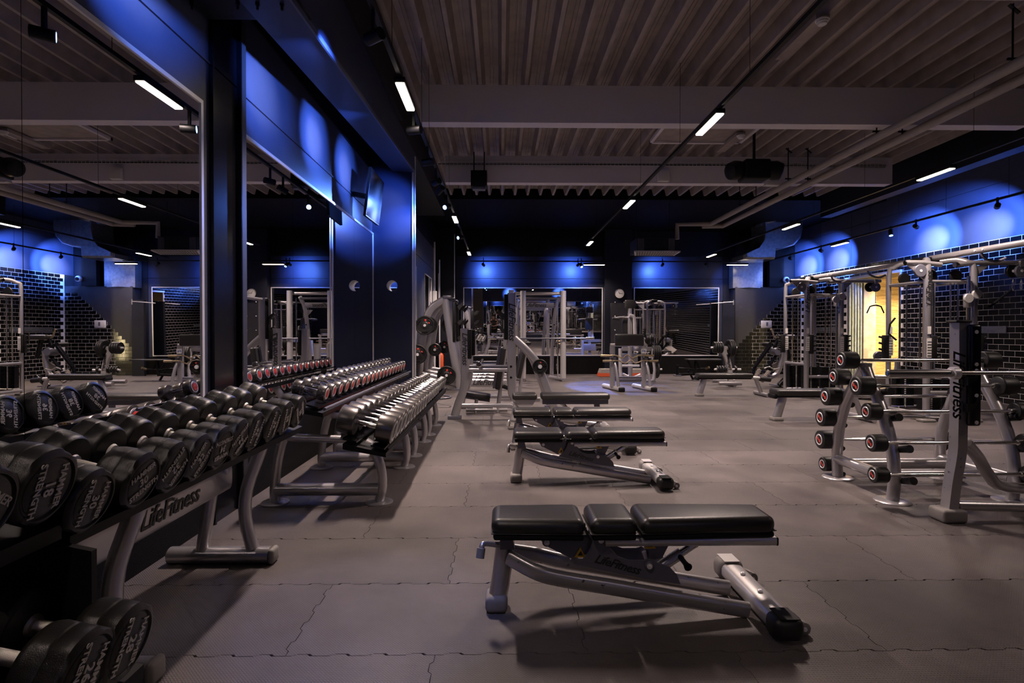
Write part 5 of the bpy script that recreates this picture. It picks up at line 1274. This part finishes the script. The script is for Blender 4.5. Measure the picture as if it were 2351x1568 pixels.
# ================================================================== PLATE TREE AND BLACK MACHINES IN THE FAR CORNER
YT = 13.0
def Wt(x, y, Y=YT): return T(x, y, Y)
t = thing('plate_tree', 'silver plate tree loaded with black plates', 'plate rack', (Wt(1675, 880).x, YT, 0))
MB().tube([Wt(1677, 878), Wt(1674, 845), Wt(1668, 820), Wt(1662, 808), Wt(1663, 794)], .065, 12, .8, up=(1, 0, 0), curve=3, sq=.6).build('mast', 'pale', t)
brand(.10, Wt(1671, 832)+V((0, -.06, 0)), (-.18, 0, 1), (-1, 0, -.18), t)
MB().tube([Wt(1650, 880, YT-.25), Wt(1702, 880, YT-.25)], .05, 12).build('foot_tube', 'silver', t)
MB().tube([Wt(1635, 874, YT+.3), Wt(1685, 874, YT+.3)], .05, 12).build('foot_tube', 'silver', t)
MB().tube([(Wt(1677, 880).x, YT-.25, .05), (Wt(1677, 880).x, YT+.3, .05)], .05, 12).build('spine_tube', 'silver', t)
MB().tube([Wt(1632, 798), Wt(1692, 798)], .024, 10).build('plate_horn', 'frame', t)
MB().tube([Wt(1640, 848), Wt(1701, 848)], .024, 10).build('plate_horn', 'frame', t)
for k, x in enumerate((1638, 1643, 1648, 1653)): plate(Wt(x, 798), (1, 0, 0), .14, 'black plate on the upper arm of the plate tree, %s in the close-set row' % ORD[k], 'plates on the plate tree', grips=False)
for k, x in enumerate((1671, 1675, 1679)): plate(Wt(x, 800), (1, 0, 0), .21, 'large plate on the upper arm of the plate tree, %s outward' % ORD[k], 'plates on the plate tree', grips=False)
for k, x in enumerate((1645, 1651, 1657, 1663, 1686)): plate(Wt(x, 847), (1, 0, 0), .075, 'small plate on the lower arm of the plate tree, %s along it' % ORD[k], 'plates on the plate tree', grips=False)
# low bench machine
YK = 14.6
def Wk(x, y, Y=YK): return T(x, y, Y)
t = thing('low_row_machine', 'low black machine with flat pad under the mirror edge', 'exercise machine', (Wk(1600, 862).x, YK, 0))
for a, b, r in (((1555, 838), (1555, 861), .045), ((1556, 845), (1610, 848), .022), ((1555, 860), (1590, 858), .04), ((1578, 828), (1590, 848), .03), ((1598, 828), (1594, 862), .04), ((1580, 850), (1592, 872), .03), ((1600, 832), (1608, 850), .03), ((1585, 848), (1630, 846), .03)):
    MB().tube([Wk(*a), Wk(*b)], r, 10).build('frame_tube', 'black', t)
a, b = Wk(1575, 826), Wk(1652, 825); MB().rbox((a+b)/2, ((b-a).length/2, .16, .02), .015, 2).build('flat_pad', 'vinyl', t)
MB().rbox(Wk(1597, 874), (.10, .10, .03), .01, 2).build('foot_plate', 'plate', t)
MB().rbox(Wk(1555, 862), (.09, .10, .015), .01, 2).build('foot_plate', 'plate', t)
MB().tube([Wk(1620, 846, YK-.1), Wk(1628, 843, YK-.2)], .03, 8).build('hand_grip', 'brass', t)
# leg press / hack machine pair
YH = 12.6
def Wh(x, y, Y=YH): return T(x, y, Y)
t = thing('leg_machine', 'black leg machine with ribbed foot rollers, against the stepped tiles', 'exercise machine', (Wh(1760, 878).x, YH, 0))
MB().tube([Wh(1795, 805), Wh(1793, 830), Wh(1788, 850), Wh(1778, 862), Wh(1755, 868), Wh(1730, 865)], .055, 12, curve=3).build('swept_tube', 'silver', t)
MB().rbox((Wh(1762, 846).x, YH+.1, Wh(1762, 846).z), (.02, .02, .02), .01, 1).build('pin', 'frame', t)
MB().tube([Wh(1764, 798, YH-.06), Wh(1757, 800, YH+.1)], .0, 4)
MB().lathe([(0, .085), (.06, .095), (.25, .095), (.26, .08)], Wh(1787, 807, YH-.12), (0, 1, 0), 24).build('round_pad', 'plate', t)
MB().lathe([(0, .055), (.2, .06), (.3, .05)], Wh(1768, 791, YH-.02), (0, 1, 0), 20).build('round_pad', 'black', t)
for (x0, y0, x1, y1) in ((1744, 848, 1732, 872), (1766, 852, 1748, 876)):
    a, b = Wh(x0, y0, YH-.1), Wh(x1, y1, YH-.1)
    n_ = 9; pr = []
    L = (b-a).length
    for k in range(n_): pr += [(L*k/n_, .038), (L*(k+.45)/n_, .052), (L*(k+.55)/n_, .052), (L*(k+.98)/n_, .038)]
    MB().lathe(pr, a, b-a, 14).build('ribbed_roller', 'pipe', t)
fp = MB().prism([Wh(1772, 838, YH), Wh(1790, 828, YH), Wh(1796, 842, YH+.25), Wh(1780, 854, YH+.25)], (0, 0, .02)).build('foot_plate', 'pipe', t)
for k in range(5):
    a = Wh(1772, 838, YH).lerp(Wh(1780, 854, YH+.25), (k+.5)/5)+V((0, -.006, .018)); b = Wh(1790, 828, YH).lerp(Wh(1796, 842, YH+.25), (k+.5)/5)+V((0, -.006, .018))
    MB().bar(a, b, .012, .012).build('plate_rib', 'plate', fp)
for a, b, r in (((1766, 795), (1733, 842), .05), ((1785, 812), (1758, 850), .035), ((1790, 765), (1778, 800), .04), ((1800, 768), (1812, 820), .05), ((1812, 862), (1788, 884), .06), ((1733, 842), (1726, 868), .04), ((1745, 852), (1772, 858), .03)):
    MB().tube([Wh(*a), Wh(*b)], r, 10).build('frame_tube', 'blackg', t)
MB().rbox(Wh(1803, 774), (.20, .12, .06), .04, 3).build('shoulder_pad', 'vinyl', t)
MB().tube([Wh(1784, 776), Wh(1777, 772), Wh(1772, 757), Wh(1769, 757)], .018, 10, curve=3).build('hand_grip', 'brass', t)
MB().tube([Wh(1768, 758, YH+.2), Wh(1767, 776, YH+.2)], .018, 10).build('hand_grip', 'black', t)
MB().tube([Wh(1755, 846, YH-.14), Wh(1766, 842, YH-.14), Wh(1776, 848, YH-.14), Wh(1790, 845, YH-.14)], .014, 8, curve=3).build('curved_handle', 'silver', t)
MB().box(Wh(1780, 886), Wh(1812, 884)+V((0, .3, 0))).build('base_plate', 'plate', t)
# machine seen through the opening / behind the barbell rack
YX = 9.6
t = thing('pulley_bench', 'low grey machine with round pulleys behind the barbell rack, before the doorway', 'exercise machine', (T(2030, 900, YX).x, YX, 0))
for x, y_ in ((2020, 818), (2034, 818)): MB().lathe([(0, .08), (.02, .09), (.06, .09), (.08, .08)], T(x, y_, YX), (.3, 1, 0), 22).build('pulley', 'plate', t)
MB().tube([T(2060, 822, YX), T(2058, 850, YX), T(2045, 880, YX), T(2030, 930, YX)], .04, 10, curve=3).build('swept_tube', 'silver', t)
fp = MB().prism([T(2008, 868, YX), T(2040, 862, YX), T(2052, 885, YX+.1), T(2015, 892, YX+.1)], (0, .0, .02)).build('foot_plate', 'pipe', t)
MB().tube([T(1990, 880, YX-.3), T(1984, 905, YX-.3)], .05, 12).build('ribbed_roller', 'pipe', t)
MB().tube([T(1985, 930, YX), T(2070, 930, YX)], .03, 8).build('base_tube', 'silver', t)
# ================================================================== PERSON, SEEN ONLY IN THE END-WALL MIRROR
def person():
    px_, py_ = -.46, -1.1
    t = thing('person', 'person in black t-shirt and dark trousers with hands joined, reflected in the end mirror', 'person', (px_, py_, 0))
    J = dict(pel=(0, 0, .93), w=(0, 0, 1.08), ch=(0, .01, 1.30), nk=(0, 0, 1.46), hd=(0, .02, 1.56), tp=(0, .02, 1.70),
             sl=(-.17, 0, 1.40), el=(-.25, -.02, 1.13), hl=(-.06, .22, 1.06), fl=(-.02, .27, 1.05),
             sr=(.17, 0, 1.40), er=(.25, -.02, 1.13), hr=(.06, .22, 1.06), fr=(.02, .27, 1.05),
             ll=(-.10, 0, .88), kl=(-.11, .02, .48), al=(-.12, -.02, .09), tl=(-.13, .13, .04),
             lr=(.10, 0, .88), kr=(.11, .02, .48), ar=(.12, -.02, .09), tr=(.13, .13, .04))
    J.update(hem=(0, 0, .86), w2=(0, .01, 1.08), c2=(0, .01, 1.24), c3=(0, .005, 1.36), s2=(-.13, 0, 1.405), s3=(.13, 0, 1.405), ml=(-.205, -.01, 1.27), mr=(.205, -.01, 1.27), wb=(0, 0, .98), h2=(-.085, 0, .86), h3=(.085, 0, .86))
    R2 = dict(hem=.175, w2=.135, c2=.150, c3=.125, s2=.098, s3=.098, ml=.088, mr=.088, wb=.15, h2=.105, h3=.105)
    R = dict(R2, pel=.10, w=.09, ch=.11, nk=.055, hd=.085, tp=.075, sl=.07, el=.045, hl=.032, fl=.025, sr=.07, er=.045, hr=.032, fr=.025, ll=.075, kl=.065, al=.042, tl=.035, lr=.075, kr=.065, ar=.042, tr=.035)
    E = [('pel', 'w'), ('w', 'ch'), ('ch', 'nk'), ('nk', 'hd'), ('hd', 'tp'), ('ch', 'sl'), ('sl', 'el'), ('el', 'hl'), ('hl', 'fl'), ('ch', 'sr'), ('sr', 'er'), ('er', 'hr'), ('hr', 'fr'),
         ('pel', 'll'), ('ll', 'kl'), ('kl', 'al'), ('al', 'tl'), ('pel', 'lr'), ('lr', 'kr'), ('kr', 'ar'), ('ar', 'tr')]
    def skin(name, keys, edges, m, grow=0):
        ks = list(keys); me = bpy.data.meshes.new(name); me.from_pydata([J[k] for k in ks], [(ks.index(a), ks.index(b)) for a, b in edges], [])
        o = bpy.data.objects.new(name, me); COL.objects.link(o); o.parent = t
        me.materials.append(K[m]); o.modifiers.new('skin', 'SKIN'); 
        if not me.skin_vertices: me.attributes.new if False else None
        for i, k in enumerate(ks):
            sv = me.skin_vertices[0].data[i]; r = R[k]+grow; sv.radius = (r, r*.72) if k in ('pel', 'w', 'ch', 'hem', 'w2', 'c2', 'c3', 'wb') else (r, r); sv.use_root = (i == 0)
        s_ = o.modifiers.new('sub', 'SUBSURF'); s_.levels = 2; s_.render_levels = 2
        return o
    try:
        skin('body', J, E, 'skin')
        skin('t_shirt', ['w2', 'hem', 'c2', 'c3', 's2', 's3', 'ml', 'mr'], [('hem', 'w2'), ('w2', 'c2'), ('c2', 'c3'), ('c3', 's2'), ('c3', 's3'), ('s2', 'ml'), ('s3', 'mr')], 'shirt', 0)
        skin('trousers', ['wb', 'h2', 'kl', 'al', 'h3', 'kr', 'ar'], [('wb', 'h2'), ('h2', 'kl'), ('kl', 'al'), ('wb', 'h3'), ('h3', 'kr'), ('kr', 'ar')], 'shirt', .018)
    except Exception as ex:
        print('SKIN FAIL', ex)
    MB().rbox((px_, py_-.012, 1.705), (.088, .098, .075), .074, 5).build('hair', 'hair', t)
    for s_ in (-1, 1):
        MB().rbox((px_+s_*.03, py_+.108, 1.63), (.010, .006, .006), .005, 2).build('eye', 'black', t)
        MB().rbox((px_+s_*.09, py_+.01, 1.61), (.012, .02, .03), .01, 2).build('ear', 'skin', t)
        for k in range(5):
            MB().tube([(px_+s_*.045, py_+.23, 1.085-k*.016), (px_+s_*.01, py_+.285, 1.085-k*.016), (px_-s_*.02, py_+.275, 1.08-k*.016)], .009, 6).build('finger', 'skin', t)
        MB().rbox((px_+s_*.12, py_+.05, .035), (.05, .14, .035), .03, 3).build('shoe', 'black', t)
    MB().prism([(px_-.012, py_+.10, 1.575), (px_+.012, py_+.10, 1.575), (px_, py_+.13, 1.585), (px_, py_+.10, 1.62)], (0, .006, 0)).build('nose', 'skin', t)
    MB().box((px_-.025, py_+.098, 1.548), (px_+.025, py_+.106, 1.553)).build('mouth', 'red', t)
person()
